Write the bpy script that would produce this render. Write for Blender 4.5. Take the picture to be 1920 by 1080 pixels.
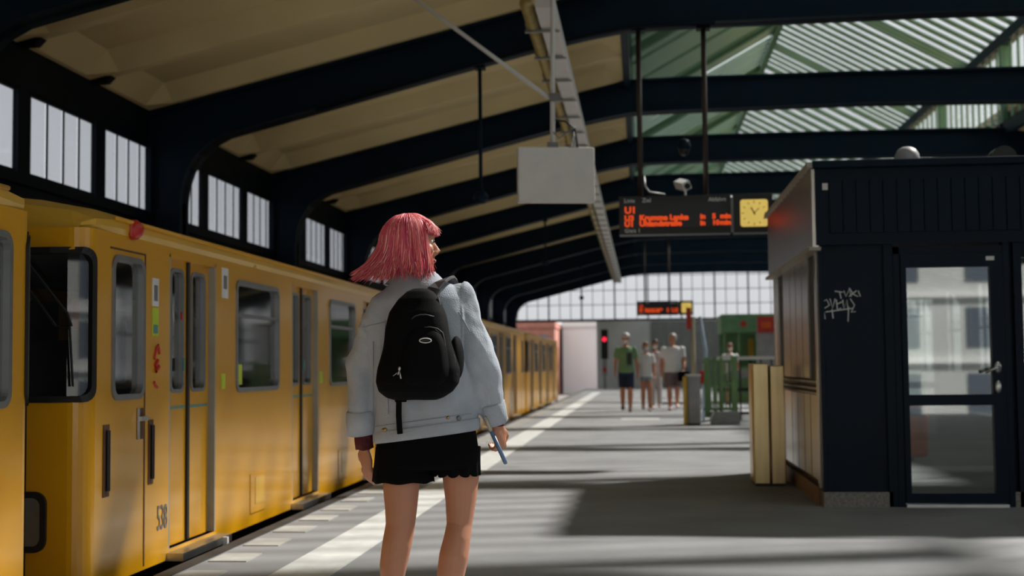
import bpy, bmesh, math, random
import numpy as np
from mathutils import Vector, Matrix, noise
from mathutils.bvhtree import BVHTree
for o in list(bpy.data.objects): bpy.data.objects.remove(o)
random.seed(7)
SC = bpy.context.scene
COL = SC.collection
PI = math.pi
# ------------------------------------------------------------------ camera
FPX, CAMH, ROLL = 2500.0, 1.08, -0.010
YAW, PITCH = 0.096156, 0.058502
cf = Vector((-math.sin(YAW)*math.cos(PITCH), math.cos(YAW)*math.cos(PITCH), math.sin(PITCH)))
cr0 = Vector((math.cos(YAW), math.sin(YAW), 0)); cu0 = cr0.cross(cf)
cr = cr0*math.cos(ROLL) + cu0*math.sin(ROLL); cu = cr.cross(cf)
CAM0 = Vector((0, 0, CAMH))
cd = bpy.data.cameras.new('camera'); cam = bpy.data.objects.new('camera', cd); COL.objects.link(cam)
M = Matrix((cr, cu, -cf)).transposed().to_4x4(); M.translation = CAM0; cam.matrix_world = M
cd.sensor_width = 36.0; cd.lens = 36.0*FPX/1920.0; cd.clip_end = 500; cd.clip_start = .05
cd.dof.use_dof = True; cd.dof.focus_distance = 5.28; cd.dof.aperture_fstop = 2.9
SC.camera = cam
def ray(x, y): return cf + cr*((x-960)/FPX) + cu*((540-y)/FPX)
def atY(x, y, Y): d = ray(x, y); return CAM0 + d*(Y/d.y)
def atX(x, y, X): d = ray(x, y); return CAM0 + d*(X/d.x)
def atZ(x, y, Z): d = ray(x, y); return CAM0 + d*((Z-CAMH)/d.z)
# ------------------------------------------------------------------ light
w = bpy.data.worlds.new('sky'); SC.world = w; w.use_nodes = True
bg = w.node_tree.nodes['Background']; bg.inputs[0].default_value = (.79, .82, .86, 1); bg.inputs[1].default_value = 1.40
sd = bpy.data.lights.new('sun', 'SUN'); sun = bpy.data.objects.new('sun', sd); COL.objects.link(sun)
sd.energy = 12.0; sd.angle = math.radians(3.2); sd.color = (1, .96, .90)
sun.location = (20, 20, 30)
sun.rotation_euler = Vector((-.72, -.656, -1)).to_track_quat('-Z', 'Y').to_euler()
vs = SC.view_settings
vs.view_transform = 'Standard'; vs.look = 'None'; vs.gamma = 1; vs.exposure = -0.06; vs.use_curve_mapping = False
# ------------------------------------------------------------------ materials
def s2l(*c):
    return tuple(((v/255)/12.92 if v/255 <= .04045 else ((v/255+.055)/1.055)**2.4) for v in c)
MATS = {}
def mat(name, rgb, rough=.6, metal=0, var=.12, scale=6, bump=0, bscale=40, coat=0, spec=.5, emit=0, stretch=None):
    m = bpy.data.materials.new(name); m.use_nodes = True; nt = m.node_tree; N = nt.nodes; L = nt.links
    b = N['Principled BSDF']; b.inputs['Roughness'].default_value = rough; b.inputs['Metallic'].default_value = metal
    b.inputs['Coat Weight'].default_value = coat; b.inputs['Coat Roughness'].default_value = .08
    b.inputs['Specular IOR Level'].default_value = spec
    tc = N.new('ShaderNodeTexCoord'); src = tc.outputs['Object']
    if stretch:
        mp = N.new('ShaderNodeMapping'); mp.inputs['Scale'].default_value = stretch; L.new(src, mp.inputs[0]); src = mp.outputs[0]
    n = N.new('ShaderNodeTexNoise'); n.inputs['Scale'].default_value = scale; n.inputs['Detail'].default_value = 5; L.new(src, n.inputs['Vector'])
    r = N.new('ShaderNodeValToRGB'); r.color_ramp.elements[0].position = .3; r.color_ramp.elements[1].position = .7
    r.color_ramp.elements[0].color = tuple(c*(1-var) for c in rgb)+(1,); r.color_ramp.elements[1].color = tuple(min(1, c*(1+var)) for c in rgb)+(1,)
    L.new(n.outputs['Fac'], r.inputs[0]); L.new(r.outputs[0], b.inputs['Base Color'])
    if bump:
        n2 = N.new('ShaderNodeTexNoise'); n2.inputs['Scale'].default_value = bscale; n2.inputs['Detail'].default_value = 3; L.new(src, n2.inputs['Vector'])
        bp = N.new('ShaderNodeBump'); bp.inputs['Strength'].default_value = bump; bp.inputs['Distance'].default_value = .01
        L.new(n2.outputs['Fac'], bp.inputs['Height']); L.new(bp.outputs[0], b.inputs['Normal'])
    if emit:
        L.new(r.outputs[0], b.inputs['Emission Color']); b.inputs['Emission Strength'].default_value = emit
    MATS[name] = m; return m
def glass(name, tint, gloss=.06, rough=.02, diff=0):   # tint: for the two faces of a pane together
    m = bpy.data.materials.new(name); m.use_nodes = True; nt = m.node_tree; N = nt.nodes; L = nt.links
    N.remove(N['Principled BSDF']); out = N['Material Output']
    tint = [c**.5 for c in tint]
    t = N.new('ShaderNodeBsdfTransparent'); g = N.new('ShaderNodeBsdfGlossy'); g.inputs['Roughness'].default_value = rough
    tc = N.new('ShaderNodeTexCoord'); n = N.new('ShaderNodeTexNoise'); n.inputs['Scale'].default_value = 2.0; L.new(tc.outputs['Object'], n.inputs['Vector'])
    r = N.new('ShaderNodeValToRGB'); r.color_ramp.elements[0].color = tuple(c*.94 for c in tint)+(1,); r.color_ramp.elements[1].color = tuple(tint)+(1,)
    L.new(n.outputs['Fac'], r.inputs[0]); L.new(r.outputs[0], t.inputs[0])
    fr = N.new('ShaderNodeLayerWeight'); pw = N.new('ShaderNodeMath'); pw.operation = 'POWER'; pw.inputs[1].default_value = 5
    L.new(fr.outputs['Facing'], pw.inputs[0])
    mx = N.new('ShaderNodeMixShader'); ad = N.new('ShaderNodeMath'); ad.operation = 'MULTIPLY_ADD'; ad.inputs[1].default_value = .85-gloss; ad.inputs[2].default_value = .03+gloss
    L.new(pw.outputs[0], ad.inputs[0]); L.new(ad.outputs[0], mx.inputs[0]); L.new(t.outputs[0], mx.inputs[1]); L.new(g.outputs[0], mx.inputs[2])
    last = mx
    if diff:
        d = N.new('ShaderNodeBsdfDiffuse'); d.inputs[0].default_value = (.6, .63, .66, 1)
        m2 = N.new('ShaderNodeMixShader'); m2.inputs[0].default_value = diff; L.new(mx.outputs[0], m2.inputs[1]); L.new(d.outputs[0], m2.inputs[2]); last = m2
    L.new(last.outputs[0], out.inputs[0]); MATS[name] = m; return m
mat('navy', (.0025, .006, .012), .55, var=.25, scale=2, spec=.12)
mat('navy_beam', (.0028, .013, .027), .55, var=.2, scale=1.5, spec=.12)
mat('navy_kiosk', (.0012, .0088, .021), .4, var=.12, scale=3, spec=.12)
mat('cream', (.74, .61, .33), .75, var=.05, scale=1.2)
mat('lantern_green', (.27, .43, .31), .6, var=.08, scale=1.5)
mat('board_green', (.36, .52, .40), .6, var=.05, scale=1.0)
mat('batten_green', (.22, .36, .26), .6)
mat('frame_green', (.09, .19, .12), .5)
mat('asphalt', (.250, .255, .265), .75, var=.16, scale=1.3, bump=.25, bscale=160)
mat('white_paint', (.62, .63, .62), .6, var=.12, scale=7)
mat('white_stone', (.42, .42, .40), .7, var=.12, scale=9)
mat('black_edge', (.02, .021, .024), .6, var=.2, scale=8)
mat('gravel', (.11, .10, .09), .9, var=.4, scale=14, bump=.8, bscale=12)
mat('steel_rail', (.35, .33, .31), .3, 1)
mat('train_yellow', (.66, .315, .004), .30, var=.05, scale=1.2, coat=.30, bump=.02, bscale=1.5)
mat('train_roof', (.66, .37, .03), .4, var=.08, scale=1.5, coat=.3)
mat('rubber', (.008, .008, .009), .5)
mat('gasket_grey', (.26, .265, .27), .35, metal=.6)
mat('aluminium', (.52, .53, .54), .32, 1, var=.08, scale=10)
mat('jamb', (.32, .30, .25), .5)
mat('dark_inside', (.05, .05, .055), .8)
mat('cabin_lining', (.42, .42, .42), .7)
mat('seat_fabric', (.05, .06, .12), .9)
mat('slot_brown', (.09, .035, .012), .6)
mat('red_plastic', (.50, .025, .015), .35)
mat('sticker_white', (.68, .68, .68), .5)
mat('sticker_grey', (.16, .16, .17), .5)
mat('sticker_green', (.50, .62, .03), .5)
mat('teal', (.10, .26, .24), .5)
mat('brushed', (.46, .42, .37), .26, 1, var=.12, scale=3, stretch=(8, 8, .6))
mat('steel_warm_reflection', (.50, .38, .20), .28, 1, var=.10, scale=3, stretch=(8, 8, .6))  # pier steel: warm reflection is put into the base colour
mat('granite', (.20, .19, .18), .6, var=.4, scale=60)
mat('brown_plinth', (.17, .10, .06), .6, var=.3, scale=30)
mat('white_metal', (.70, .70, .70), .45, var=.05)
mat('white_box', (.78, .77, .76), .5, var=.04)
mat('grey_metal', (.22, .22, .22), .4, .6)
mat('brown_pole', (.035, .022, .018), .5)
mat('pipe_yellow', (.42, .33, .13), .4, .3)
mat('blackplastic', (.006, .006, .007), .4)
mat('screen', (.012, .012, .016), .3)
mat('led', s2l(255, 82, 25), .5, emit=.72, var=.05)
mat('print_white', (.9, .9, .9), .5)
mat('clock_face', s2l(238, 205, 105), .5, emit=.55, var=.04)
mat('signal_red', (.9, .02, .05), .4, emit=1.6)
mat('concrete', (.80, .81, .82), .8, var=.12, scale=.7)
mat('dark_panel', (.30, .31, .31), .7)
mat('green_paint', (.16, .29, .12), .5, var=.2, scale=4)
mat('green_booth', (.13, .29, .14), .5)
mat('orange_plastic', (.75, .11, .008), .45)
mat('yellow_paint', (.65, .42, .03), .45)
mat('bin_grey', (.33, .33, .34), .5)
mat('post_cream', (.50, .45, .33), .5)
mat('pale_blue', (.40, .52, .68), .4)
mat('brick_red', (.35, .14, .10), .85, var=.2, scale=2)
mat('plaster_white', (.76, .755, .74), .9, var=.05, scale=.3)
mat('plaster_grey', (.50, .52, .50), .9, var=.1, scale=.3)
mat('house_window', (.10, .12, .15), .2)
mat('street', (.20, .20, .20), .9)
mat('leaf', (.07, .14, .05), .8, var=.4, scale=2)
glass('clear_glass', (.93, .95, .95), .0)
glass('sky_glass', (.98, .98, .97), 0)
glass('frosted_glass', (.55, .56, .575), 0, diff=.06)
glass('end_glass', (.70, .69, .68), 0)
glass('train_glass', (.50, .53, .54), .32, rough=.05)
glass('cab_glass', (.30, .33, .36), .05)
glass('kiosk_glass', (.84, .90, .88), .15)
# ------------------------------------------------------------------ mesh helpers
class MB:
    def __init__(s): s.v = []; s.f = []
    def add(s, vs, fs):
        b = len(s.v); s.v += [tuple(v) for v in vs]; s.f += [tuple(i+b for i in f) for f in fs]; return s
    def box(s, x0, x1, y0, y1, z0, z1):
        return s.add([(x0,y0,z0),(x1,y0,z0),(x1,y1,z0),(x0,y1,z0),(x0,y0,z1),(x1,y0,z1),(x1,y1,z1),(x0,y1,z1)],
                     [(3,2,1,0),(4,5,6,7),(0,1,5,4),(1,2,6,5),(2,3,7,6),(3,0,4,7)])
    def loft(s, rings, cap=True, closed=True):
        n = len(rings[0]); vs = [p for r in rings for p in r]; fs = []
        for i in range(len(rings)-1):
            for j in range(n if closed else n-1):
                k = (j+1) % n; fs.append((i*n+j, i*n+k, (i+1)*n+k, (i+1)*n+j))
        if cap and closed:
            fs.append(tuple(range(n-1, -1, -1))); fs.append(tuple((len(rings)-1)*n+j for j in range(n)))
        return s.add(vs, fs)
    def tube(s, pts, rad, n=8, cap=True, flat=1.0, up=None):
        pts = [Vector(p) for p in pts]; m = len(pts)
        if not hasattr(rad, '__len__'): rad = [rad]*m
        t0 = (pts[1]-pts[0]).normalized(); ref = Vector(up) if up else (Vector((0,0,1)) if abs(t0.z) < .9 else Vector((1,0,0)))
        rings = []; a = None
        for i, p in enumerate(pts):
            t = (pts[min(i+1, m-1)]-pts[max(i-1, 0)])
            if t.length < 1e-9: t = t0.copy()
            t.normalize()
            a = (ref - t*ref.dot(t)) if a is None else (a - t*a.dot(t))
            a.normalize(); b = t.cross(a)
            rings.append([p + (a*math.cos(q)*flat + b*math.sin(q))*rad[i] for q in (2*PI*k/n for k in range(n))])
        return s.loft(rings, cap)
    def ell(s, c, r, rot=None, n=16, m=10):
        c = Vector(c); rings = []
        for i in range(m+1):
            th = PI*(i+.0001)/(m+.0002); rings.append([])
            for k in range(n):
                q = 2*PI*k/n; p = Vector((r[0]*math.sin(th)*math.cos(q), r[1]*math.sin(th)*math.sin(q), -r[2]*math.cos(th)))
                if rot: p = rot @ p
                rings[-1].append(c+p)
        return s.loft(rings)
    def prism(s, poly, axis, a, b):
        f = {'x': lambda p, t: (t, p[0], p[1]), 'y': lambda p, t: (p[0], t, p[1]), 'z': lambda p, t: (p[0], p[1], t)}[axis]
        n = len(poly)
        return s.add([f(p, a) for p in poly]+[f(p, b) for p in poly],
                     [tuple(range(n-1, -1, -1)), tuple(range(n, 2*n))]+[(i, (i+1) % n, n+(i+1) % n, n+i) for i in range(n)])
    def lathe(s, prof, c=(0,0,0), n=20):
        rings = [[(c[0]+r*math.cos(2*PI*k/n), c[1]+r*math.sin(2*PI*k/n), c[2]+z) for k in range(n)] for r, z in prof]
        return s.loft(rings)
    def mesh(s, name='m', smooth=False):
        me = bpy.data.meshes.new(name); me.from_pydata(s.v, [], s.f); me.validate()
        b = bmesh.new(); b.from_mesh(me); bmesh.ops.recalc_face_normals(b, faces=b.faces); b.to_mesh(me); b.free()
        if smooth: me.shade_smooth()
        return me
    def build(s, name, m, parent=None, smooth=False, bevel=0, loc=None):
        return link(name, s.mesh(name, smooth), m, parent, bevel, loc)
def link(name, me, m, parent=None, bevel=0, loc=None):
    o = bpy.data.objects.new(name, me); COL.objects.link(o)
    if not me.materials: me.materials.append(MATS[m] if isinstance(m, str) else m)
    if parent: o.parent = parent
    if loc is not None: o.location = loc
    if bevel:
        bm_ = o.modifiers.new('bevel', 'BEVEL'); bm_.width = bevel; bm_.segments = 2; bm_.limit_method = 'ANGLE'
    return o
def tag(o, label, cat, group=None):
    o['label'] = label; o['category'] = cat
    if group: o['group'] = group
    return o
def thing(name, label, cat, loc=(0,0,0), rz=0, group=None):
    o = bpy.data.objects.new(name, None); COL.objects.link(o); o.location = loc; o.rotation_euler = (0,0,rz); o.empty_display_size = .1
    return tag(o, label, cat, group)
def struct(o): o['kind'] = 'structure'; return o
def sroot(name, loc=(0,0,0)):
    o = bpy.data.objects.new(name, None); COL.objects.link(o); o.location = loc; return struct(o)
def copy_tree(o, parent=None):
    c = o.copy(); COL.objects.link(c); c.parent = parent
    for ch in list(o.children): copy_tree(ch, c)
    return c
def inst(o, loc=None, parent=None):
    c = o.copy(); COL.objects.link(c)
    if parent: c.parent = parent
    if loc is not None: c.location = loc
    return c
def text(s, size, m, parent, loc, name='lettering', rx=PI/2, rz=0, ext=.002, align='LEFT', sx=1):
    cu_ = bpy.data.curves.new('t', 'FONT'); cu_.body = s; cu_.size = size; cu_.extrude = ext; cu_.align_x = align; cu_.align_y = 'CENTER'; cu_.resolution_u = 3; cu_.offset = .0035 if m == 'led' else 0
    t = bpy.data.objects.new('t', cu_); COL.objects.link(t)
    dg = bpy.context.evaluated_depsgraph_get(); me = bpy.data.meshes.new_from_object(t.evaluated_get(dg)); bpy.data.objects.remove(t)
    me.materials.clear(); o = link(name, me, m, parent); o.location = loc; o.rotation_euler = (rx, 0, rz); o.scale = (sx, 1, 1); return o
TMP = bpy.data.scenes.new('workshop')
def remesh(mb, voxel, it=4, fac=.5, smooth=True):
    me = mb.mesh('tmp'); t = bpy.data.objects.new('tmp', me); TMP.collection.objects.link(t)
    a = t.modifiers.new('r', 'REMESH'); a.mode = 'VOXEL'; a.voxel_size = voxel
    if it: b = t.modifiers.new('s', 'SMOOTH'); b.iterations = it; b.factor = fac
    vl = TMP.view_layers[0]; vl.update(); out = bpy.data.meshes.new_from_object(t.evaluated_get(vl.depsgraph)); bpy.data.objects.remove(t)
    if smooth: out.shade_smooth()
    return out
def displace(me, fn):
    n = len(me.vertices); nr = np.empty(n*3, 'f'); me.vertices.foreach_get('normal', nr); co = np.empty(n*3, 'f'); me.vertices.foreach_get('co', co)
    nr = nr.reshape(-1, 3); co = co.reshape(-1, 3); d = np.array([fn(Vector(c)) for c in co], 'f'); me.vertices.foreach_set('co', (co+nr*d[:, None]).ravel()); me.update()
# ------------------------------------------------------------------ the hall
XL, XC = -5.8, 3.4
XR = 2*XC-XL
RIBS = [15.4+5.3*i for i in range(-4, 9)]      # -5.8 ... 57.8
Y0, YE = -8.0, 62.0
XE1, XE2, XWH = -2.53, 7.75, 7.0
floor = struct(MB().box(XE1, XE2, Y0, YE-.2, -1.0, 0).build('floor', 'asphalt'))
MB().box(XE1-.03, XE1+.06, Y0, YE-.3, -1.0, .004).build('platform_edge', 'black_edge', floor)
MB().box(XE2-.06, XE2+.03, Y0, YE-.3, -1.0, .004).build('platform_edge', 'black_edge', floor)
blk = MB().box(-.11, .11, -.16, .16, -.05, .006).build('paving_block', 'white_stone', floor)
blk.location = (XE1+.20, -1, 0)
yb = [-.4+.66*i for i in range(80)]
for y in yb: inst(blk, (XE1+.20, y, 0), floor)
l1 = struct(MB().box(-1.95, -1.63, Y0, 53, 0, .005).build('trim_1', 'white_paint'))
l2 = struct(MB().box(XWH-.16, XWH+.16, Y0, 53, 0, .005).build('trim_2', 'white_paint'))
struct(MB().box(-.42, .34, 26.6, 27.1, 0, .004).build('trim_3', 'white_paint'))
struct(MB().box(XL-.2, XE1, Y0, 150, -1.25, -1.0).build('floor_track_bed', 'gravel'))
struct(MB().box(XE2, XR+.2, Y0, 150, -1.25, -1.0).build('floor_track_bed', 'gravel'))
for cx in (-3.95, XE2+1.4):
    for s in (-.72, .72):
        mbx = MB().box(cx+s-.035, cx+s+.035, Y0, 120, -.90, -.86).box(cx+s-.012, cx+s+.012, Y0, 120, -.98, -.90).box(cx+s-.06, cx+s+.06, Y0, 120, -1.0, -.98)
        tr = struct(mbx.build('trim_rail', 'steel_rail'))
# steel ribs -----------------------------------------------------------
low = [(-5.41, -1.0), (-5.41, 3.05), (-5.39, 3.25), (-5.32, 3.45), (-5.20, 3.63), (-5.05, 3.76), (-4.88, 3.85), (-3.76, 4.13), (-2.22, 4.52), (-1.21, 4.77), (-.58, 4.90), (-.11, 4.98), (.6, 5.0), (XC, 5.03)]
top = [(-5.8, -1.0), (-5.8, 3.05), (-5.8, 3.25), (-5.8, 3.45), (-5.8, 3.7), (-5.8, 4.0), (-5.8, 4.14), (-3.76, 4.63), (-2.22, 5.0), (-1.21, 5.24), (-.58, 5.39), (-.11, 5.5), (.6, 5.52), (XC, 5.53)]
def mirror(p): return (2*XC-p[0], p[1])
lowf = low + [mirror(p) for p in low[-2::-1]]; topf = top + [mirror(p) for p in top[-2::-1]]
def rib_mesh():
    mb = MB(); n = len(lowf)
    for a, b in ((lowf, topf),):
        for y0, y1 in ((-.06, .06),):
            vs = [(p[0], y0, p[1]) for p in a]+[(p[0], y0, p[1]) for p in b]+[(p[0], y1, p[1]) for p in a]+[(p[0], y1, p[1]) for p in b]
            fs = []
            for i in range(n-1):
                fs += [(i, i+1, n+i+1, n+i), (2*n+i+1, 2*n+i, 3*n+i, 3*n+i+1), (i+1, i, 2*n+i, 2*n+i+1), (n+i, n+i+1, 3*n+i+1, 3*n+i)]
            mb.add(vs, fs)
    for line, sg in ((lowf, 1), (topf, -1)):       # flanges
        rings = []
        for i, p in enumerate(line):
            a = Vector(line[max(i-1, 0)]); b = Vector(line[min(i+1, n-1)]); t = (b-a).normalized(); nn = Vector((-t.y, t.x))*.035*(sg)
            rings.append([(p[0], -.16, p[1]), (p[0], .16, p[1]), (p[0]+nn.x, .16, p[1]+nn.y), (p[0]+nn.x, -.16, p[1]+nn.y)])
        mb.loft(rings)
    return mb.mesh('roof_beam')
roof = MB()
for sg in (0, 1):
    pts = [(-6.0, 4.42), (-.2, 5.82), (-.2, 5.95), (-6.0, 4.55)]
    if sg: pts = [mirror(p) for p in pts]
    roof.prism(pts, 'y', Y0, YE)
ceil_ = struct(roof.build('ceiling', 'cream'))
rm = rib_mesh(); first = link('roof_beam', rm, 'navy_beam', ceil_); first.location = (0, RIBS[0], 0)
for y in RIBS[1:]: inst(first, (0, y, 0), ceil_)
# cream coffers ---------------------------------------------------------
def coffer_mesh(w):
    A, B = Vector((-5.79, 4.16)), Vector((-.15, 5.50)); d = B-A; L_ = d.length; d.normalize(); nrm = Vector((-d.y, d.x))
    us = [0, .05, .33, L_-.30, L_-.06, L_]; hs = [0, 0, 1, 1, 0, 0]; prof = [(-w/2, 0), (-w/2+.07, 0), (-w/2+.27, .2), (w/2-.27, .2), (w/2-.07, 0), (w/2, 0)]
    vs = []
    for u, h in zip(us, hs):
        for y, hh in prof: p = A + d*u + nrm*(hh*h); vs.append((p.x, y, p.y))
    fs = [(i*6+j, i*6+j+1, (i+1)*6+j+1, (i+1)*6+j) for i in range(5) for j in range(5)]
    return MB().add(vs, fs).mesh('coffer')
cw = (5.3-.30)/3; cm = coffer_mesh(cw); c0 = None
for yr in RIBS:
    for k in range(3):
        for sg in (0, 1):
            y = yr+.15+cw*(k+.5)
            if y > YE-.6: continue
            if c0 is None: c0 = link('coffer', cm, 'cream', ceil_); o = c0
            else: o = inst(c0, None, ceil_)
            o.location = ((2*XC if sg else 0), y, 0); o.scale = ((-1 if sg else 1), 1, 1)
for sg in (0, 1):       # dark seams between coffers, dark fascia along the lantern opening
    mb = MB()
    for yr in RIBS:
        for k in (1, 2):
            y = yr+.15+cw*k; q = [(-5.79, 4.13), (-5.62, 4.13), (-5.55, 4.20), (-5.79, 4.20)]
            mb.prism([mirror(p) if sg else p for p in q], 'y', y-.06, y+.06)
    mb.build('bracket', 'navy', ceil_)
    x = -.16 if not sg else 2*XC+.16
    MB().box(x-.05, x+.05, Y0, YE, 5.36, 5.62).build('edge_beam', 'navy_beam', ceil_)
# lantern ---------------------------------------------------------------
lan = sroot('ceiling_lantern')
EZ, RZ, EX = 7.25, 9.2, 3.6
MB().box(XC-.07, XC+.07, Y0, YE, RZ-.14, RZ+.06).build('ridge_beam', 'frame_green', lan)
for s in (-1, 1):
    MB().box(XC+s*EX-.10, XC+s*EX+.10, Y0, YE, EZ-.16, EZ+.06).build('eave_beam', 'navy_beam', lan)
pitch = .49
def slope_piece(s, y0, y1, th, off):      # s = +1 right slope, -1 left slope
    a, b = Vector((XC+s*.05, RZ)), Vector((XC+s*(EX-.02), EZ)); d = (b-a).normalized(); nn = Vector((-d.y, d.x))*s
    if nn.y < 0: nn = -nn
    q = [a+nn*off, b+nn*off, b+nn*(off+th), a+nn*(off+th)]
    return MB().prism([tuple(p) for p in q], 'y', y0, y1)
slat_r = slope_piece(1, -.11, .11, .03, 0).build('slat', 'lantern_green', lan)
pane_r = slope_piece(1, -.135, .135, .008, .01).build('pane', 'sky_glass', lan)
slat_l = slope_piece(-1, -.12, .12, .03, 0).build('slat', 'lantern_green', lan)
pane_l = slope_piece(-1, -.125, .125, .008, .01).build('pane', 'sky_glass', lan)
bar_v = MB().box(-.012, .012, -.06, .06, 5.62, EZ-.1).build('mullion', 'lantern_green', lan)
pane_v = MB().box(-.004, .004, -.18, .18, 5.62, EZ-.1).build('pane', 'sky_glass', lan)
NS = int((YE-Y0)/pitch)
used = set()
def place(o, loc):
    if o.name in used: return inst(o, loc, lan)
    used.add(o.name); o.location = loc; return o
for i in range(NS):
    y = Y0+pitch*(i+.5)
    big = (i % 11 == 8)
    wide = y > 36        # coarser glazing further down the hall
    if wide and i % 2: place(pane_r, (0, y, 0)); place(pane_r, (0, y+pitch/2, 0)); big = None
    else: place(slat_r, (0, y, 0))
    if wide and i % 2 == 0: big = True
    if big is None: pass
    elif not big: place(pane_r, (0, y+pitch/2, 0))
    else: place(slat_r, (0, y+pitch/2, 0))
    if y > 33.3:
        place(slat_l, (0, y, 0))
        if i % 9 in (0, 1): place(slat_l, (0, y+pitch/2, 0))
        else: place(pane_l, (0, y+pitch/2, 0))
    place(bar_v, (XC+EX, y, 0)); place(pane_v, (XC+EX, y+pitch/2, 0))
yy = Y0
while yy < 32.9:          # boarded part of the other slope, in panels with raised battens
    y1 = min(yy+1.96, 33.0)
    slope_piece(-1, yy+.01, y1-.01, .05, 0).build('board', 'board_green', lan); slope_piece(-1, yy-.05, yy+.05, .05, -.05).build('batten', 'batten_green', lan); yy = y1
for s in (-1,):
    x = XC+s*EX
    yy = Y0
    while yy < YE-.1:
        y1 = min(yy+1.9, YE); MB().box(x-.02, x+.02, yy+.06, y1, 5.62, EZ-.1).build('pane', 'frosted_glass', lan); MB().box(x-.04, x+.04, yy-.06, yy+.06, 5.5, EZ-.1).build('mullion', 'frame_green', lan); yy = y1
for y in RIBS:            # green rafters above each steel beam, with posts to the eaves
    slope_piece(-1, y-.09, y+.09, .14, -.14).build('rafter', 'frame_green', lan)
    for s in (-1, 1): MB().box(XC+s*EX-.09, XC+s*EX+.09, y-.09, y+.09, 5.5, EZ-.1).build('post', 'frame_green', lan)
for y in (Y0, YE):        # gable ends of the lantern
    MB().prism([(XC-EX, 5.5), (XC+EX, 5.5), (XC+EX, EZ), (XC, RZ), (XC-EX, EZ)], 'y', y-.05, y+.05).build('gable', 'lantern_green', lan)
# left wall with its band of windows --------------------------------------
SILL, HEAD = 2.93, 3.76
wl = MB().box(XL-.25, XL, Y0, YE, -1.2, SILL-.06).box(XL-.10, XL, Y0, YE, HEAD, 4.5).box(XL-.25, XL+.05, Y0, YE, SILL-.1, SILL)
for yr in RIBS:
    for a, b in ((-.1, .3), (1.83, 2.07), (3.63, 3.87)): wl.box(XL-.06, XL+.0, yr+a, yr+b, SILL, HEAD)
wall_left = struct(wl.build('wall_left', 'navy'))
wr = sroot('window_1'); wf = MB().box(-.03, .0, 0, 1.5, 0, .04).box(-.03, 0, 0, 1.5, HEAD-SILL-.04, HEAD-SILL)
for k in range(5): y = .375*k; wf.box(-.016, 0, max(0, y-.009), min(1.5, y+.009), .04, HEAD-SILL-.04)
wf.build('window_frame', 'navy', wr)
pm = MB().box(-.03, -.025, .009, .366, .04, HEAD-SILL-.04).build('pane', 'frosted_glass', wr)
for k in range(1, 4): inst(pm, (0, .375*k, 0), wr)
n = 0
for yr in RIBS:
    for a in (.3, 2.1, 3.9):
        if yr+a > YE-1.6: continue
        n += 1
        o = wr if n == 1 else copy_tree(wr)
        o.name = 'window_%d' % n; o.location = (XL-.01, yr+a, SILL)
        if a == 3.9: o.scale = (1, .9, 1)
# right wall: open glazing ------------------------------------------------
w2 = MB().box(XR, XR+.25, Y0, YE, -1.2, .7).box(XR, XR+.25, Y0, YE, 4.0, 4.5)
for yr in RIBS: w2.box(XR, XR+.25, yr-.15, yr+.15, .7, 4.0).box(XR, XR+.1, yr+1.75, yr+1.85, .7, 4.0).box(XR, XR+.1, yr+3.5, yr+3.6, .7, 4.0)
w2.box(XR, XR+.1, Y0, YE, 2.3, 2.38)
wall_right = struct(w2.build('wall_right', 'navy'))
pr = MB().box(XR+.05, XR+.056, -.83, .83, .7, 4.0).build('pane', 'clear_glass', wall_right)
k0 = 0
for yr in RIBS:
    for a in (.95, 2.68, 4.4):
        if yr+a > YE-1: continue
        if k0 == 0: pr.location = (0, yr+a, 0)
        else: inst(pr, (0, yr+a, 0), wall_right)
        k0 += 1
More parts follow.
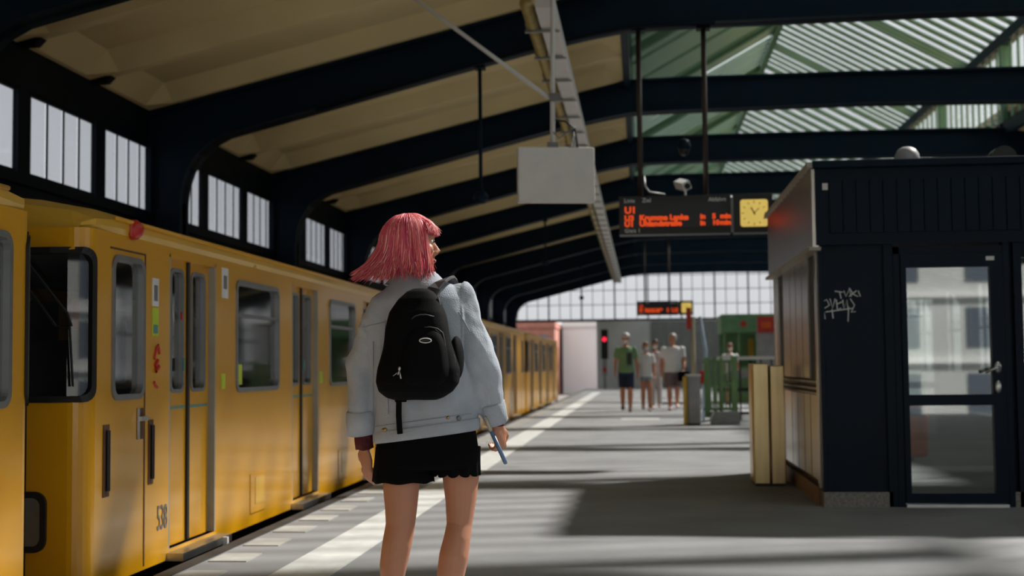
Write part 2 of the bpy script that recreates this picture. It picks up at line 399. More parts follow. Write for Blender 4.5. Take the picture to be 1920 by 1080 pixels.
# end walls ----------------------------------------------------------------
arch = [(-5.75, 3.2), (-5.72, 3.55), (-5.6, 3.85), (-5.3, 4.08), (-4.98, 4.25), (-4.4, 4.55), (-3.73, 4.86), (-2.48, 5.32), (-1.2, 5.62), (0, 5.80), (1.6, 5.90), (XC, 5.92)]
archf = arch+[mirror(p) for p in arch[-2::-1]]
def arch_top(x):
    for a, b in zip(archf, archf[1:]):
        if a[0] <= x <= b[0]: return a[1]+(b[1]-a[1])*(x-a[0])/max(1e-6, b[0]-a[0])
    return 3.2
def end_wall(name, y, lower):
    mb = MB(); n = len(archf)
    for q in (y-.1, y+.1):
        vs = [(p[0], q, p[1]) for p in archf]+[(p[0] if 0 < i < n-1 else (XL-.2 if i == 0 else XR+.2), q, 7.3 if abs(p[0]-XC) < EX+.3 else 6.2) for i, p in enumerate(archf)]
        mb.add(vs, [(i, i+1, n+i+1, n+i) for i in range(n-1)])
    mb.add([(p[0], y-.1, p[1]) for p in archf]+[(p[0], y+.1, p[1]) for p in archf], [(i, i+1, n+i+1, n+i) for i in range(n-1)])
    mb.box(XL-.2, XR+.2, y-.12, y+.12, 3.1, 3.22)
    w_ = struct(mb.build(name, 'navy'))
    bars = MB()
    nx = int(round((XR-XL)/.511)); dx = (XR-XL)/nx
    for i in range(1, nx):
        x = XL+dx*i; h = .035 if i % 3 == 0 else .014
        bars.box(x-h, x+h, y-.05, y+.05, 3.2, arch_top(x)+.02)
    for z in (3.88, 4.55, 5.22):
        xs = [x for x in np.arange(XL, XR, .05) if arch_top(x) > z]
        bars.box(xs[0], xs[-1], y-.04, y+.04, z-.014, z+.014)
    bars.build('glazing_bar', 'navy', w_)
    zs = [3.22, 3.88, 4.55, 5.22, 5.89]; p0 = None
    for i in range(nx):
        xm = XL+dx*(i+.5); t = max(arch_top(xm-dx/2), arch_top(xm+dx/2))
        for j in range(4):
            if t < zs[j]+.02: continue
            if p0 is None:
                p0 = MB().box(-dx/2+.01, dx/2-.01, -.003, .003, .01, .66).build('pane', 'end_glass', w_); p0.location = (xm, y, zs[j])
            else: inst(p0, (xm, y, zs[j]), w_)
    return w_
wfar = end_wall('wall_far', YE, 1); wnear = end_wall('wall_near', Y0, 1)
MB().box(-2.05, XE2, YE-.15, YE+.1, 0, 3.12).build('lower_wall', 'concrete', wfar)
for i in range(4): MB().box(-2.05+.0+i*.62+.01, -2.05+(i+1)*.62-.01, YE-.19, YE-.15, .02, 3.08).build('wall_panel', 'concrete', wfar)
for i in range(8): MB().box(.45+i*.6+.01, .45+(i+1)*.6-.01, YE-.25, YE-.15, .02, 3.08).build('wall_panel', 'dark_panel', wfar)
MB().box(XE2, XR+.2, YE-.1, YE+.1, -1, 3.12).build('lower_wall', 'concrete', wfar)
# ------------------------------------------------------------------ train
XS, XF, CR = -2.75, -5.05, .10
def rrect(a0, a1, b0, b1, r, n=5, m=6):
    pts = []
    for cx, cy, st in ((a1-r, b1-r, 0), (a0+r, b1-r, 1), (a0+r, b0+r, 2), (a1-r, b0+r, 3)):
        arc = [(cx+r*math.cos(PI/2*(st+k/n)), cy+r*math.sin(PI/2*(st+k/n))) for k in range(n+1)]
        if pts:
            p, q = pts[-1], arc[0]; pts += [(p[0]+(q[0]-p[0])*k/m, p[1]+(q[1]-p[1])*k/m) for k in range(1, m)]
        pts += arc
    p, q = pts[-1], pts[0]; pts += [(p[0]+(q[0]-p[0])*k/m, p[1]+(q[1]-p[1])*k/m) for k in range(1, m)]
    return pts
def ring(mb, f, a0, a1, b0, b1, r, w, up=.012, dn=-.03):
    o = rrect(a0, a1, b0, b1, r); i = rrect(a0+w, a1-w, b0+w, b1-w, max(.01, r-w*.6))
    return mb.loft([[f(s, z, 0) for s, z in o], [f(s, z, up) for s, z in o], [f(s, z, up) for s, z in i], [f(s, z, dn) for s, z in i]], cap=False)
def grid_holes(f, sb, zb, holes, off=0):
    sb = sorted(set(round(x, 4) for x in list(sb)+[h[0] for h in holes]+[h[1] for h in holes])); zb = sorted(set(round(x, 4) for x in list(zb)+[h[2] for h in holes]+[h[3] for h in holes]))
    mb = MB(); idx = {}
    def vi(i, j):
        if (i, j) not in idx: idx[(i, j)] = len(mb.v); mb.v.append(tuple(f(sb[i], zb[j], off)))
        return idx[(i, j)]
    for i in range(len(sb)-1):
        for j in range(len(zb)-1):
            cs, cz = (sb[i]+sb[i+1])/2, (zb[j]+zb[j+1])/2
            if any(h[0] < cs < h[1] and h[2] < cz < h[3] for h in holes): continue
            mb.f.append((vi(i, j), vi(i+1, j), vi(i+1, j+1), vi(i, j+1)))
    return mb
def pane(f, a0, a1, b0, b1, off=-.02, m=1):
    mb = MB(); rings = [[f(a0+(a1-a0)*k/m, b0, off), f(a0+(a1-a0)*k/m, b1, off)] for k in range(m+1)]
    return mb.loft(rings, cap=False, closed=False) if False else mb.add([p for r in rings for p in r], [(2*k, 2*k+2, 2*k+3, 2*k+1) for k in range(m)])
def make_car(label, y0, y1, wins, doors, sides, detail=0, group='yellow train cars at the platform'):
    """wins/doors/sides: y-ranges; sides are the narrow cab windows"""
    root = thing('train_car', label, 'train', (XS, y0, -1.0), 0, group)
    off = Vector((XS, y0, -1.0))
    arc = CR*PI/2; Wd = (XS-CR)-(XF+CR)
    def f(s, z, o):
        if y0+CR <= s <= y1-CR: p = Vector((XS+o, s, z))
        else:
            lowend = s < y0+CR; d = (y0+CR-s) if lowend else (s-(y1-CR)); sg = -1 if lowend else 1; yc = y0+CR if lowend else y1-CR
            if d < arc: a = d/CR; p = Vector((XS-CR+(CR+o)*math.cos(a), yc+sg*(CR+o)*math.sin(a), z))
            elif d < arc+Wd: p = Vector((XS-CR-(d-arc), yc+sg*(CR+o), z))
            else: a = (d-arc-Wd)/CR; p = Vector((XF+CR-(CR+o)*math.sin(a), yc+sg*(CR+o)*math.cos(a), z))
        return p-off
    def f2(s, z, o): return Vector((XF-o, s, z))-off
    def f3(s, z, o): return Vector((XS-.045+o, s, z))-off
    ZB, ZT, WZ0, WZ1, DZ0, DZ1 = -.02, 1.80, .92, 1.69, .04, 1.76
    i = .024
    ws = (y0+CR-arc*.08, y0+CR-arc-.95); we = (y1-CR+arc*.08, y1-CR+arc+.95)
    holes = [(a+i, b-i, WZ0+i, WZ1-i) for a, b in wins+sides] + [(a, b, DZ0, DZ1) for a, b in doors]
    scr = [(ws[1], ws[0], .92, 1.70), (we[0], we[1], .92, 1.70)]
    scr2 = [(ws[1]-1.1, ws[1]-.12, .92, 1.70), (we[1]+.12, we[1]+1.1, .92, 1.70)]
    holes += [(a+i, b-i, c+i, d-i) for a, b, c, d in scr+scr2]
    sb = [y0+CR-arc-Wd-arc+arc*k/5 for k in range(6)]+[y0+CR-arc*k/6 for k in range(7)]+[y1-CR+arc*k/6 for k in range(7)]+[y1-CR+arc+Wd+arc*k/5 for k in range(6)]
    sh = grid_holes(f, sb, [ZB, ZT], holes)
    fh = [(a+i, b-i, WZ0+i, WZ1-i) for a, b in wins+sides+doors]
    g2 = grid_holes(f2, [y0+CR, y1-CR], [ZB, ZT], fh); sh.add(g2.v, g2.f)
    sh.build('body_shell', 'train_yellow', root)
    # roof
    half = [(0, 1.80), (.012, 1.83), (.012, 1.87), (-.03, 1.885), (-.12, 1.93), (-.4, 1.985), (-.8, 2.03), (-1.15, 2.05)]
    sec = [(XS+a, z) for a, z in half]+[(XF-a, z) for a, z in half[-2::-1]]
    rings = []
    for y, k, ins in ((y0+.02, .35, .06), (y0+.10, .75, .015), (y0+.35, 1, 0), (y1-.35, 1, 0), (y1-.10, .75, .015), (y1-.02, .35, .06)):
        rings.append([((x-ins if x > -3.9 else x+ins)-off.x, y-off.y, 1.80+(z-1.80)*k-off.z) for x, z in sec])
    MB().loft(rings).build('roof', 'train_roof', root, smooth=False)
    mb = MB(); mb.tube([Vector((XS+.018, y0+.3, 1.875))-off, Vector((XS+.018, y1-.3, 1.875))-off], .012, 6).build('gutter', 'train_yellow', root, smooth=True)
    MB().box(XS-2.25-off.x, XS-.03-off.x, .08, y1-y0-.08, .97, 1.0).build('cabin_floor', 'dark_inside', root)
    MB().box(XF+.02-off.x, XF+.03-off.x, .1, y1-y0-.1, 1.0, 1.90).build('cabin_lining', 'cabin_lining', root)
    MB().box(XS-2.25-off.x, XS-.03-off.x, .08, y1-y0-.08, 2.77, 2.79).build('cabin_ceiling', 'cabin_lining', root)
    MB().box(XS-2.1-off.x, XS-.2-off.x, .1, y1-y0-.1, -.02+.3, .98).build('underframe', 'rubber', root)
    # windows
    for a, b in wins+sides:
        big = b-a > .7
        w_ = ring(MB(), f, a, b, WZ0, WZ1, .07, .030).build('window_frame', 'gasket_grey', root, smooth=False)
        pane(f, a+i, b-i, WZ0+i, WZ1-i).build('pane', 'train_glass', w_)
        if big:
            zt = WZ1-.24
            MB().box(XS-.03-off.x, XS+.004-off.x, a+.03-off.y, b-.03-off.y, zt-.012-off.z, zt+.012-off.z).build('vent_bar', 'gasket_grey', w_)
    for a, b in wins:      # far-side windows
        w_ = ring(MB(), f2, a, b, WZ0, WZ1, .07, .030).build('window_frame', 'gasket_grey', root); pane(f2, a+i, b-i, WZ0+i, WZ1-i).build('pane', 'train_glass', w_)
    for a, b, c, d in scr+scr2:
        w_ = ring(MB(), f, a, b, c, d, .075, .032, .015).build('windscreen_frame', 'rubber', root); pane(f, a+i, b-i, c+i, d-i, -.01, 8).build('pane', 'cab_glass', w_)
    # doors
    for a, b in doors:
        m_ = (a+b)/2; jw = .022
        MB().box(XS-.09-off.x, XS-.0-off.x, b-jw-off.y, b-off.y, DZ0-off.z, DZ1-off.z).build('door_jamb', 'jamb', root)
        MB().box(XS-.09-off.x, XS-.0-off.x, a-off.y, a+.02-off.y, DZ0-off.z, DZ1-off.z).build('door_jamb', 'jamb', root)
        MB().box(XS-.09-off.x, XS-off.x, a-off.y, b-off.y, DZ1-.02-off.z, DZ1-off.z).build('door_header', 'train_yellow', root)
        MB().box(XS-.10-off.x, XS+.10-off.x, a-.03-off.y, b+.03-off.y, -.025-off.z, .02-off.z).build('door_step', 'aluminium', root)
        for q, (l, r) in enumerate(((a+.02, m_-.015), (m_+.015, b-jw))):
            wa, wb = (l+.11, r-.05) if q == 0 else (l+.05, r-.07)
            lf = grid_holes(f3, [l, r], [DZ0, DZ1-.02], [(wa+.018, wb-.018, .958, 1.672)]).build('door_leaf', 'train_yellow', root)
            ring(MB(), f3, wa, wb, .94, 1.69, .05, .022, .008).build('gasket', 'gasket_grey', lf); pane(f3, wa+.018, wb-.018, .958, 1.672).build('pane', 'train_glass', lf)
            MB().box(XS-.045-off.x, XS-.041-off.x, l+.02-off.y, r-.02-off.y, .845-off.z, .86-off.z).build('grip_strip', 'teal', lf)
        MB().box(XS-.06-off.x, XS-.03-off.x, m_-.018-off.y, m_+.018-off.y, DZ0-off.z, DZ1-.02-off.z).build('door_seal', 'rubber', root)
    # seats and poles inside
    for a, b in wins:
        MB().box(XS-2.2-off.x, XS-1.75-off.x, a-.1-off.y, b+.1-off.y, 1.0, 1.42).box(XS-2.2-off.x, XS-2.08-off.x, a-.1-off.y, b+.1-off.y, 1.42, 1.9).build('bench', 'seat_fabric', root)
        MB().box(XS-.5-off.x, XS-.06-off.x, a-.05-off.y, b+.05-off.y, 1.0, 1.42).build('bench', 'seat_fabric', root)
        MB().tube([Vector((XS-.55, b+.1, 0))-off, Vector((XS-.55, b+.1, 1.78))-off], .017, 8).build('grab_pole', 'aluminium', root)
    # hatches in the skirt
    for a, b in wins:
        h = MB().box(XS-.01-off.x, XS+.006-off.x, a+.34-off.y, a+.70-off.y, .06-off.z, .34-off.z).build('skirt_hatch', 'train_yellow', root, bevel=.004)
        MB().box(XS+.004-off.x, XS+.009-off.x, a+.45-off.y, a+.68-off.y, .12-off.z, .31-off.z).build('grille', 'train_roof', h)
    if detail:
        B_ = lambda x0, x1, a, b, c, d: MB().box(XS+x0-off.x, XS+x1-off.x, a-off.y, b-off.y, c-off.z, d-off.z)
        # cab door outline, slots with grab rails, handle
        B_(-.005, .003, 7.185, 7.20, -.0, 1.72).build('door_seam', 'slot_brown', root); B_(-.005, .003, 6.70, 7.2, 1.715, 1.725).build('door_seam', 'slot_brown', root)
        for (a, b, c, d) in ((6.62, 6.70, .43, .80), (7.25, 7.325, .44, .80)):
            s_ = B_(-.004, .004, a, b, c, d).build('handle_recess', 'slot_brown', root)
            MB().tube([Vector((XS+.012, (a+b)/2+.005, c+.03))-off, Vector((XS+.012, (a+b)/2+.005, d-.03))-off], .012, 8).build('grab_rail', 'rubber', s_)
        s_ = B_(-.004, .004, 7.08, 7.17, .70, .87).build('handle_recess', 'slot_brown', root); B_(.004, .012, 7.08, 7.10, .70, .87).build('latch_plate', 'aluminium', s_); B_(.01, .03, 7.09, 7.18, .80, .825).build('door_handle', 'aluminium', s_)
        # stickers
        st = B_(.0, .003, 7.30, 7.40, 1.44, 1.60).build('notice_sticker', 'sticker_white', root); B_(.003, .0045, 7.325, 7.38, 1.47, 1.56).build('pictogram', 'sticker_grey', st)
        st = B_(.0, .003, 7.30, 7.40, 1.27, 1.43).build('notice_sticker', 'sticker_green', root); B_(.003, .0045, 7.315, 7.385, 1.285, 1.335).build('pictogram', 'teal', st)
        st = B_(.0, .003, 8.56, 8.69, 1.55, 1.75).build('notice_sticker', 'sticker_white', root); B_(.003, .0045, 8.59, 8.66, 1.61, 1.70).build('pictogram', 'sticker_grey', st)
        B_(.0, .003, 8.55, 8.63, .95, 1.05).build('notice_sticker', 'sticker_green', root); B_(.0, .003, 11.25, 11.35, .95, 1.05).build('notice_sticker', 'sticker_green', root)
        B_(-.018, -.014, 8.92, 9.06, .97, 1.11).build('notice_sticker', 'sticker_green', root)
        B_(-.063, -.059, 7.66, 7.74, 1.30, 1.55).build('notice_sticker', 'sticker_green', root)
        B_(-.036, -.026, 7.905, 7.925, 1.07, 1.15).build('door_button', 'teal', root); B_(-.036, -.026, 7.87, 7.885, 1.38, 1.43).build('door_button', 'red_plastic', root); B_(-.036, -.026, 10.80, 10.83, 1.07, 1.15).build('door_button', 'teal', root)
        # red scrawl
        P = lambda y, z: Vector((XS+.002, y, z))-off
        MB().tube([P(7.33, 1.14), P(7.36, 1.20), P(7.39, 1.22), P(7.41, 1.17)], .010, 6).build('red_scrawl', 'red_plastic', root)
        MB().tube([P(7.34, 1.10), P(7.38, 1.13), P(7.39, 1.09), P(7.35, 1.07), P(7.40, 1.10)], .014, 6).build('red_scrawl', 'red_plastic', root)
        MB().tube([P(7.33, 1.01), P(7.35, .99), P(7.38, .98)], .010, 6).build('red_scrawl', 'red_plastic', root)
        text('538', .20, 'sticker_grey', root, Vector((XS+.003, 7.39, .23))-off, 'car_number', PI/2, PI/2, .001, sx=.55)
        # marker lamp, wipers, head lamp, coupler, added block that shades the gap
        lm = MB().lathe([(.0, 0), (.055, 0), (.055, .03), (.03, .06), (0, .065)], n=14).build('marker_lamp', 'red_plastic', root, smooth=True); lm.location = Vector((XS, 6.99, 1.84))-off; lm.rotation_euler = (0, PI/2, 0)
        B_(0, .03, 6.93, 7.05, 1.80, 1.88).build('lamp_housing', 'red_plastic', root, bevel=.02)
        B_(.0, .008, 9.28, 9.33, 1.795, 1.845).build('roof_stud', 'train_yellow', root, bevel=.004)
        yf = y0-.03
        Q = lambda x, z, d=0: Vector((x, yf-d, z))-off
        MB().tube([Q(-3.10, 1.68), Q(-2.84, 1.36), Q(-2.82, 1.30)], .008, 6).build('wiper_arm', 'rubber', root); MB().tube([Q(-3.10, 1.56), Q(-2.90, 1.30), Q(-2.83, 1.29)], .008, 6).build('wiper_arm', 'rubber', root)
        MB().tube([Q(-2.83, 1.31), Q(-2.81, 1.0)], .007, 6).build('wiper_arm', 'rubber', root)
        hl = ring(MB(), f, y0+CR-arc-.40, y0+CR-arc-.10, .18, .48, .06, .03, .02).build('headlamp_rim', 'rubber', root); pane(f, y0+CR-arc-.385, y0+CR-arc-.115, .2, .46, .004).build('lens', 'aluminium', hl)
        MB().box(-.8, -.2, -.55, .02, .2, .62).build('coupler', 'rubber', root)
        MB().box(-2.0, -.31, -.57, .02, .5, 2.78).build('gap_shade_block', 'rubber', root)  # added dark block, only there to darken the gap between the cars
        B_(.10, .13, 8.28, 8.31, -.14, .02).build('step_bracket', 'white_metal', root)
        # in the cab: desk, seat, red placard, pillar
        B_(-2.0, -.25, y0+.12, y0+.55, .05, .92).build('driver_desk', 'dark_inside', root)
        B_(-.7, -.35, y0+.75, y0+.85, .5, 1.25).build('driver_seat', 'dark_inside', root)
        B_(-.32, -.30, 6.92, 7.12, 1.30, 1.47).build('placard', 'red_plastic', root)
        B_(-.13, -.10, 6.62, 6.66, .05, 1.78).build('cab_pillar', 'pale_blue', root)
    return root
WB = [(8.86, 9.94), (11.6, 12.66), (14.3, 15.38)]; DB = [(7.58, 8.44), (10.34, 11.2), (13.05, 13.9), (15.8, 16.66)]
make_car('yellow train car with red marker lamp, number 538 and windscreen wipers', 6.42, 18.7, WB, DB, [(6.72, 7.17), (17.7, 18.15)], 1)
sh = lambda L, d: [(a+d, b+d) for a, b in L]
make_car('yellow train car coupled just behind the car numbered 538', 19.1, 31.6, sh(WB, 12.75), sh(DB, 12.75), [(19.4, 19.85), (30.6, 31.05)])
make_car('yellow train car at the far tip of the train by the end portal', 32.0, 43.9, sh(WB, 25.5), sh(DB, 25.5), [(32.3, 32.75)])
make_car('yellow train car in front of the windscreen of the car numbered 538', -6.6, 5.83, [(-4.0, -2.9), (-1.3, -.2), (1.4, 2.5)], [(-2.6, -1.74), (.2, 1.06), (2.9, 3.76)], [(5.05, 5.60), (-6.2, -5.75)])
# ------------------------------------------------------------------ shelter kiosk
KX0, KX1, KY0, KY1, KT = 1.35, 5.2, 10.3, 13.7, 2.59
kio = thing('platform_kiosk', 'dark blue platform kiosk with steel side, glazed door and scrawled graffiti', 'kiosk', (KX0, KY0, 0)); ko = Vector((KX0, KY0, 0))
def kb(n, m, x0, x1, y0, y1, z0, z1, p=kio, bevel=0): return MB().box(x0-ko.x, x1-ko.x, y0-ko.y, y1-ko.y, z0, z1).build(n, m, p, bevel=bevel)
kb('plinth', 'granite', 1.35, 1.86, 10.27, 10.42, 0, .11); kb('plinth', 'granite', 2.72, KX1, 10.27, 10.42, 0, .11)
kb('plinth', 'brown_plinth', 1.33, 1.45, 10.42, KY1, 0, .13)
kb('front_panel', 'navy_kiosk', 1.37, 1.84, 10.30, 10.36, .11, 1.97); kb('corner_post', 'navy_kiosk', 1.35, 1.385, 10.28, 10.40, .11, 1.97, bevel=.004)
kb('front_post', 'navy_kiosk', 1.83, 1.90, 10.27, 10.38, .0, 1.97); kb('front_post', 'navy_kiosk', 2.70, 2.74, 10.25, 10.38, 0, 1.97); kb('front_post', 'navy_kiosk', 2.78, 2.84, 10.27, 10.38, 0, 1.97)
kb('front_post', 'navy_kiosk', 3.62, 3.70, 10.27, 10.38, 0, 1.97); kb('front_panel', 'navy_kiosk', 2.74, 2.78, 10.32, 10.36, .11, 1.97)
kb('door_frame', 'navy_kiosk', 1.90, 1.945, 10.26, 10.36, 0, 1.95); kb('door_frame', 'navy_kiosk', 1.90, 2.70, 10.26, 10.36, 1.895, 1.95)
dr = kb('door', 'navy_kiosk', 1.95, 1.99, 10.24, 10.30, .03, 1.89)
for (a, b, c, d) in ((2.60, 2.695, .03, 1.89), (1.99, 2.60, 1.79, 1.89), (1.99, 2.60, .755, .835), (1.99, 2.60, .03, .105)): kb('door_rail', 'navy_kiosk', a, b, 10.24, 10.30, c, d, dr)
kb('pane', 'kiosk_glass', 1.985, 2.605, 10.268, 10.274, .83, 1.795, dr); kb('pane', 'kiosk_glass', 1.985, 2.605, 10.268, 10.274, .10, .76, dr)
kb('threshold', 'aluminium', 1.95, 2.69, 10.23, 10.34, 0, .022)
kb('door_label', 'sticker_white', 2.575, 2.635, 10.236, 10.24, 1.835, 1.865, dr)
hm = MB(); hm.tube([(1.285, -.075, 1.035), (1.285, -.12, 1.035), (1.26, -.125, 1.03), (1.18, -.12, 1.0)], .012, 8); hm.ell((1.285, -.07, 1.035), (.028, .015, .045)); hm.build('door_handle', 'aluminium', dr, smooth=True)
MB().ell((1.285, -.065, .89), (.024, .015, .05)).build('lock_plate', 'aluminium', dr, smooth=True)
fw = kb('window_frame', 'navy_kiosk', 2.84, 3.62, 10.28, 10.36, .11, .20); kb('window_rail', 'navy_kiosk', 2.84, 3.62, 10.28, 10.36, .755, .835, fw); kb('window_rail', 'navy_kiosk', 2.84, 3.62, 10.28, 10.36, 1.86, 1.97, fw)
kb('pane', 'kiosk_glass', 2.84, 3.62, 10.31, 10.316, .83, 1.87, fw); kb('pane', 'kiosk_glass', 2.84, 3.62, 10.31, 10.316, .19, .76, fw)
kb('front_panel', 'navy_kiosk', 3.70, KX1, 10.30, 10.36, .11, 1.97)
for i in range(16):   # fascia boards
    x = 1.43+i*.1; kb('fascia_board', 'navy_kiosk', x+.004, x+.096, 10.215, 10.24, 2.06, 2.46)
kb('front_fascia', 'navy_kiosk', 1.33, KX1, 10.235, 10.30, 1.97, 2.59); kb('fascia_label', 'sticker_white', 1.385, 1.425, 10.229, 10.235, 2.39, 2.44)
kb('fascia_rim', 'navy_kiosk', 1.31, KX1, 10.19, 10.30, 2.55, 2.61, bevel=.01)
for i in range(14):   # steel side fascia in folded sheets
    y = 10.24+i*.25; MB().add([(-.045, y-ko.y+.004, 1.95), (-.06, y-ko.y+.125, 1.95), (-.045, y-ko.y+.246, 1.95), (-.045, y-ko.y+.004, 2.57), (-.06, y-ko.y+.125, 2.57), (-.045, y-ko.y+.246, 2.57), (0, y-ko.y+.004, 1.95), (0, y-ko.y+.246, 1.95), (0, y-ko.y+.004, 2.57), (0, y-ko.y+.246, 2.57)],
        [(0, 1, 4, 3), (1, 2, 5, 4), (0, 6, 7, 2, 1), (3, 4, 5, 9, 8), (0, 3, 8, 6), (2, 7, 9, 5)]).build('steel_sheet', 'brushed', kio)
kb('side_rim', 'jamb', 1.27, 1.36, 10.2, KY1+.06, 2.56, 2.60); kb('side_rim', 'jamb', 1.27, 1.36, 10.2, KY1+.06, 1.93, 1.955)
kb('side_post', 'brushed', 1.34, 1.40, 10.40, 10.50, .13, 1.95); kb('side_post', 'brushed', 1.34, 1.40, 13.55, KY1, .13, 1.95)
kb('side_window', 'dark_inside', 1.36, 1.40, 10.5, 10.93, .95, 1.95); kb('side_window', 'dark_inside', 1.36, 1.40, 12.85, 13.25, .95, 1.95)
for a, b in ((10.95, 11.33), (11.37, 11.78), (11.82, 12.23), (12.27, 12.83), (13.27, 13.55)): kb('steel_panel', 'brushed', 1.345, 1.40, a, b, .96, 1.95)
for a, b in ((10.52, 10.91), (10.95, 11.33), (11.37, 11.78), (11.82, 12.23), (12.27, 12.83), (12.87, 13.55)): kb('steel_panel', 'brushed', 1.345, 1.40, a, b, .18, .83)
for z in (.835, .875, .925): kb('side_rail', 'jamb', 1.34, 1.39, 10.5, 13.55, z, z+.016)
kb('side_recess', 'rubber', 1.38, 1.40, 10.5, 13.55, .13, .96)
kb('roof', 'navy_kiosk', 1.36, KX1, 10.3, KY1, 2.50, 2.56); kb('inner_ceiling', 'dark_inside', 1.40, KX1-.05, 10.36, KY1-.05, 2.2, 2.24)
for x in (1.40, 2.5, 3.6, 5.15): kb('rear_post', 'navy_kiosk', x-.03, x+.03, KY1-.06, KY1, 0, 1.97)
for a, b in ((1.43, 2.47), (2.53, 3.57), (3.63, 5.12)): kb('pane', 'kiosk_glass', a, b, KY1-.04, KY1-.034, .05, 1.97)
kb('rear_fascia', 'navy_kiosk', 1.36, KX1, KY1-.04, KY1, 1.97, 2.57); kb('side_wall', 'navy_kiosk', KX1-.05, KX1, 10.3, KY1, .0, 2.57)
gr = MB()
for st in ([(1543,575),(1547,598)], [(1541,566),(1550,562),(1555,572),(1546,578)], [(1556,560),(1561,578),(1566,560)], [(1560,580),(1562,597)], [(1568,562),(1570,580),(1577,578)], [(1570,570),(1579,566)], [(1580,562),(1582,580),(1588,562),(1590,582)], [(1591,575),(1590,603)], [(1594,560),(1602,572),(1596,586),(1604,584)], [(1565,546),(1580,548)], [(1574,547),(1577,560)], [(1582,545),(1586,556),(1592,543),(1596,556)], [(1592,540),(1600,552),(1609,556)], [(1592,556),(1606,545)], [(1609,545),(1613,556)], [(1548,585),(1600,578)]):
    gr.tube([Vector((p.x, 10.299, p.z))-ko for p in (atY(x, y, 10.3) for x, y in st)], .0045, 5)
gr.build('graffiti', 'sticker_white', kio)
# things on its roof
t = tag(MB().lathe([(.07, 0), (.07, .04), (.09, .07), (.10, .12), (.092, .165), (.068, .202), (.035, .22), (.001, .224)], n=24).build('dome_vent', 'bin_grey', smooth=True, loc=(2.12, 10.75, 2.562)), 'white domed vent cap sitting on the kiosk roof', 'vent')
sp = thing('roof_spotlight', 'black round drum lamp on the kiosk roof', 'lamp', (2.86, 10.8, 2.56))
MB().lathe([(.03, 0), (.03, .06)], n=10).build('bracket', 'grey_metal', sp); dd = MB().lathe([(.09, -.09), (.10, -.08), (.10, .09), (.0, .1)], n=20).build('drum', 'blackplastic', sp); dd.location = (0, 0, .11); dd.rotation_euler = (PI/2, 0, 0)
# steel pier beside the kiosk
pier = thing('steel_pier', 'low brushed steel cabinet beside the kiosk side wall', 'cabinet', (.98, 12.0, 0))
MB().box(0, .135, 0, .5, .02, 1.08).build('side_case', 'steel_warm_reflection', pier, bevel=.006); MB().box(.15, .27, -.01, .5, .02, 1.06).build('side_case', 'steel_warm_reflection', pier, bevel=.006); MB().box(.01, .26, .02, .48, 0, .02).build('base', 'rubber', pier); MB().box(-.008, .0, .03, .09, .05, 1.03).build('edge_strip', 'yellow_paint', pier)
# orange bin seen through the glass
ob = thing('litter_bin', 'orange litter bin standing on the platform beyond the glazed kiosk', 'bin', (2.93, 14.9, 0))
MB().lathe([(.0, .06), (.13, .06), (.15, .10), (.16, .62), (.14, .66), (0, .67)], n=18).build('barrel', 'orange_plastic', ob, smooth=False); MB().box(-.1, .1, -.165, -.14, .5, .58).build('slot', 'rubber', ob); MB().box(-.03, .03, .15, .2, 0, .7).build('stand', 'grey_metal', ob)
# ------------------------------------------------------------------ hung things
def hang_display(loc):
    d = thing('departure_board', 'black departure board with orange text and square clock, hung beside two security cameras', 'display', loc)
    o = Vector((0, 15.4, 2.57))
    MB().box(-.23, 1.04, -.12, .12, 0, .44).build('housing', 'blackplastic', d, bevel=.006)
    ck = MB().box(1.07, 1.51, -.12, .12, 0, .44).build('clock_case', 'blackplastic', d, bevel=.006)
    MB().box(1.04, 1.07, -.1, .1, .03, .41).build('joint', 'grey_metal', d)
    MB().box(-.19, .99, -.126, -.12, .085, .375).build('screen', 'screen', d)
    fx = 1.30
    face = MB().prism(rrect(fx-.155, fx+.155, .22-.155, .22+.155, .03, 4, 1), 'y', -.128, -.12).build('clock_face', 'clock_face', ck)
    for k in range(12):
        a = 2*PI*k/12; MB().tube([(fx+.115*math.sin(a), -.13, .22+.115*math.cos(a)), (fx+.14*math.sin(a), -.13, .22+.14*math.cos(a))], .004, 4).build('hour_mark', 'blackplastic', face)
    MB().tube([(fx+.01, -.133, .20), (fx-.035, -.133, .285)], .007, 4).build('hour_hand', 'blackplastic', face); MB().tube([(fx-.01, -.133, .21), (fx+.055, -.133, .275)], .004, 4).build('minute_hand', 'blackplastic', face)
    for s_, px, py, sz, m in (('Linie', 1170, 377, .065, 'print_white'), ('Ziel', 1204, 376, .065, 'print_white'), ('Abfahrt', 1328, 374, .065, 'print_white'), ('Gleis 1', 1171, 433, .065, 'print_white'),
            ('U1', 1171, 395, .105, 'led'), ('U3', 1171, 410, .085, 'led'), ('U1', 1171, 421, .085, 'led'), ('Krumme Lanke', 1199, 409, .085, 'led'), ('Uhlandstraße', 1199, 420, .085, 'led'), ('in   5 min', 1313, 406, .078, 'led'), ('in 10 min', 1313, 418, .078, 'led')):
        for wd, dx in ((s_, 0),) if s_[:3] != 'in ' else (('in', 0), (s_[2:-3].strip(), .135), ('min', .225)):
            p = atY(px, py, 15.27)-o; text(wd, sz, m, d, (p.x+dx, -.128, p.z), 'lettering', sx=1.0 if m == 'print_white' else 1.05)
    for x in (.02, .77): MB().tube([(x, 0, .44), (x, 0, 2.42)], .03, 10).build('hanger_pole', 'brown_pole', d, smooth=True)
    for x in (.02, .77): MB().box(x-.08, x+.08, -.08, .08, 2.38, 2.45).build('hanger_clamp', 'navy', d)
    return d
d1 = hang_display((0, 15.4, 2.57))
d2 = copy_tree(d1); d2.location = (.12, 41.9, 2.62); d2['label'] = 'departure board with orange text hung further along, above the group of walkers'
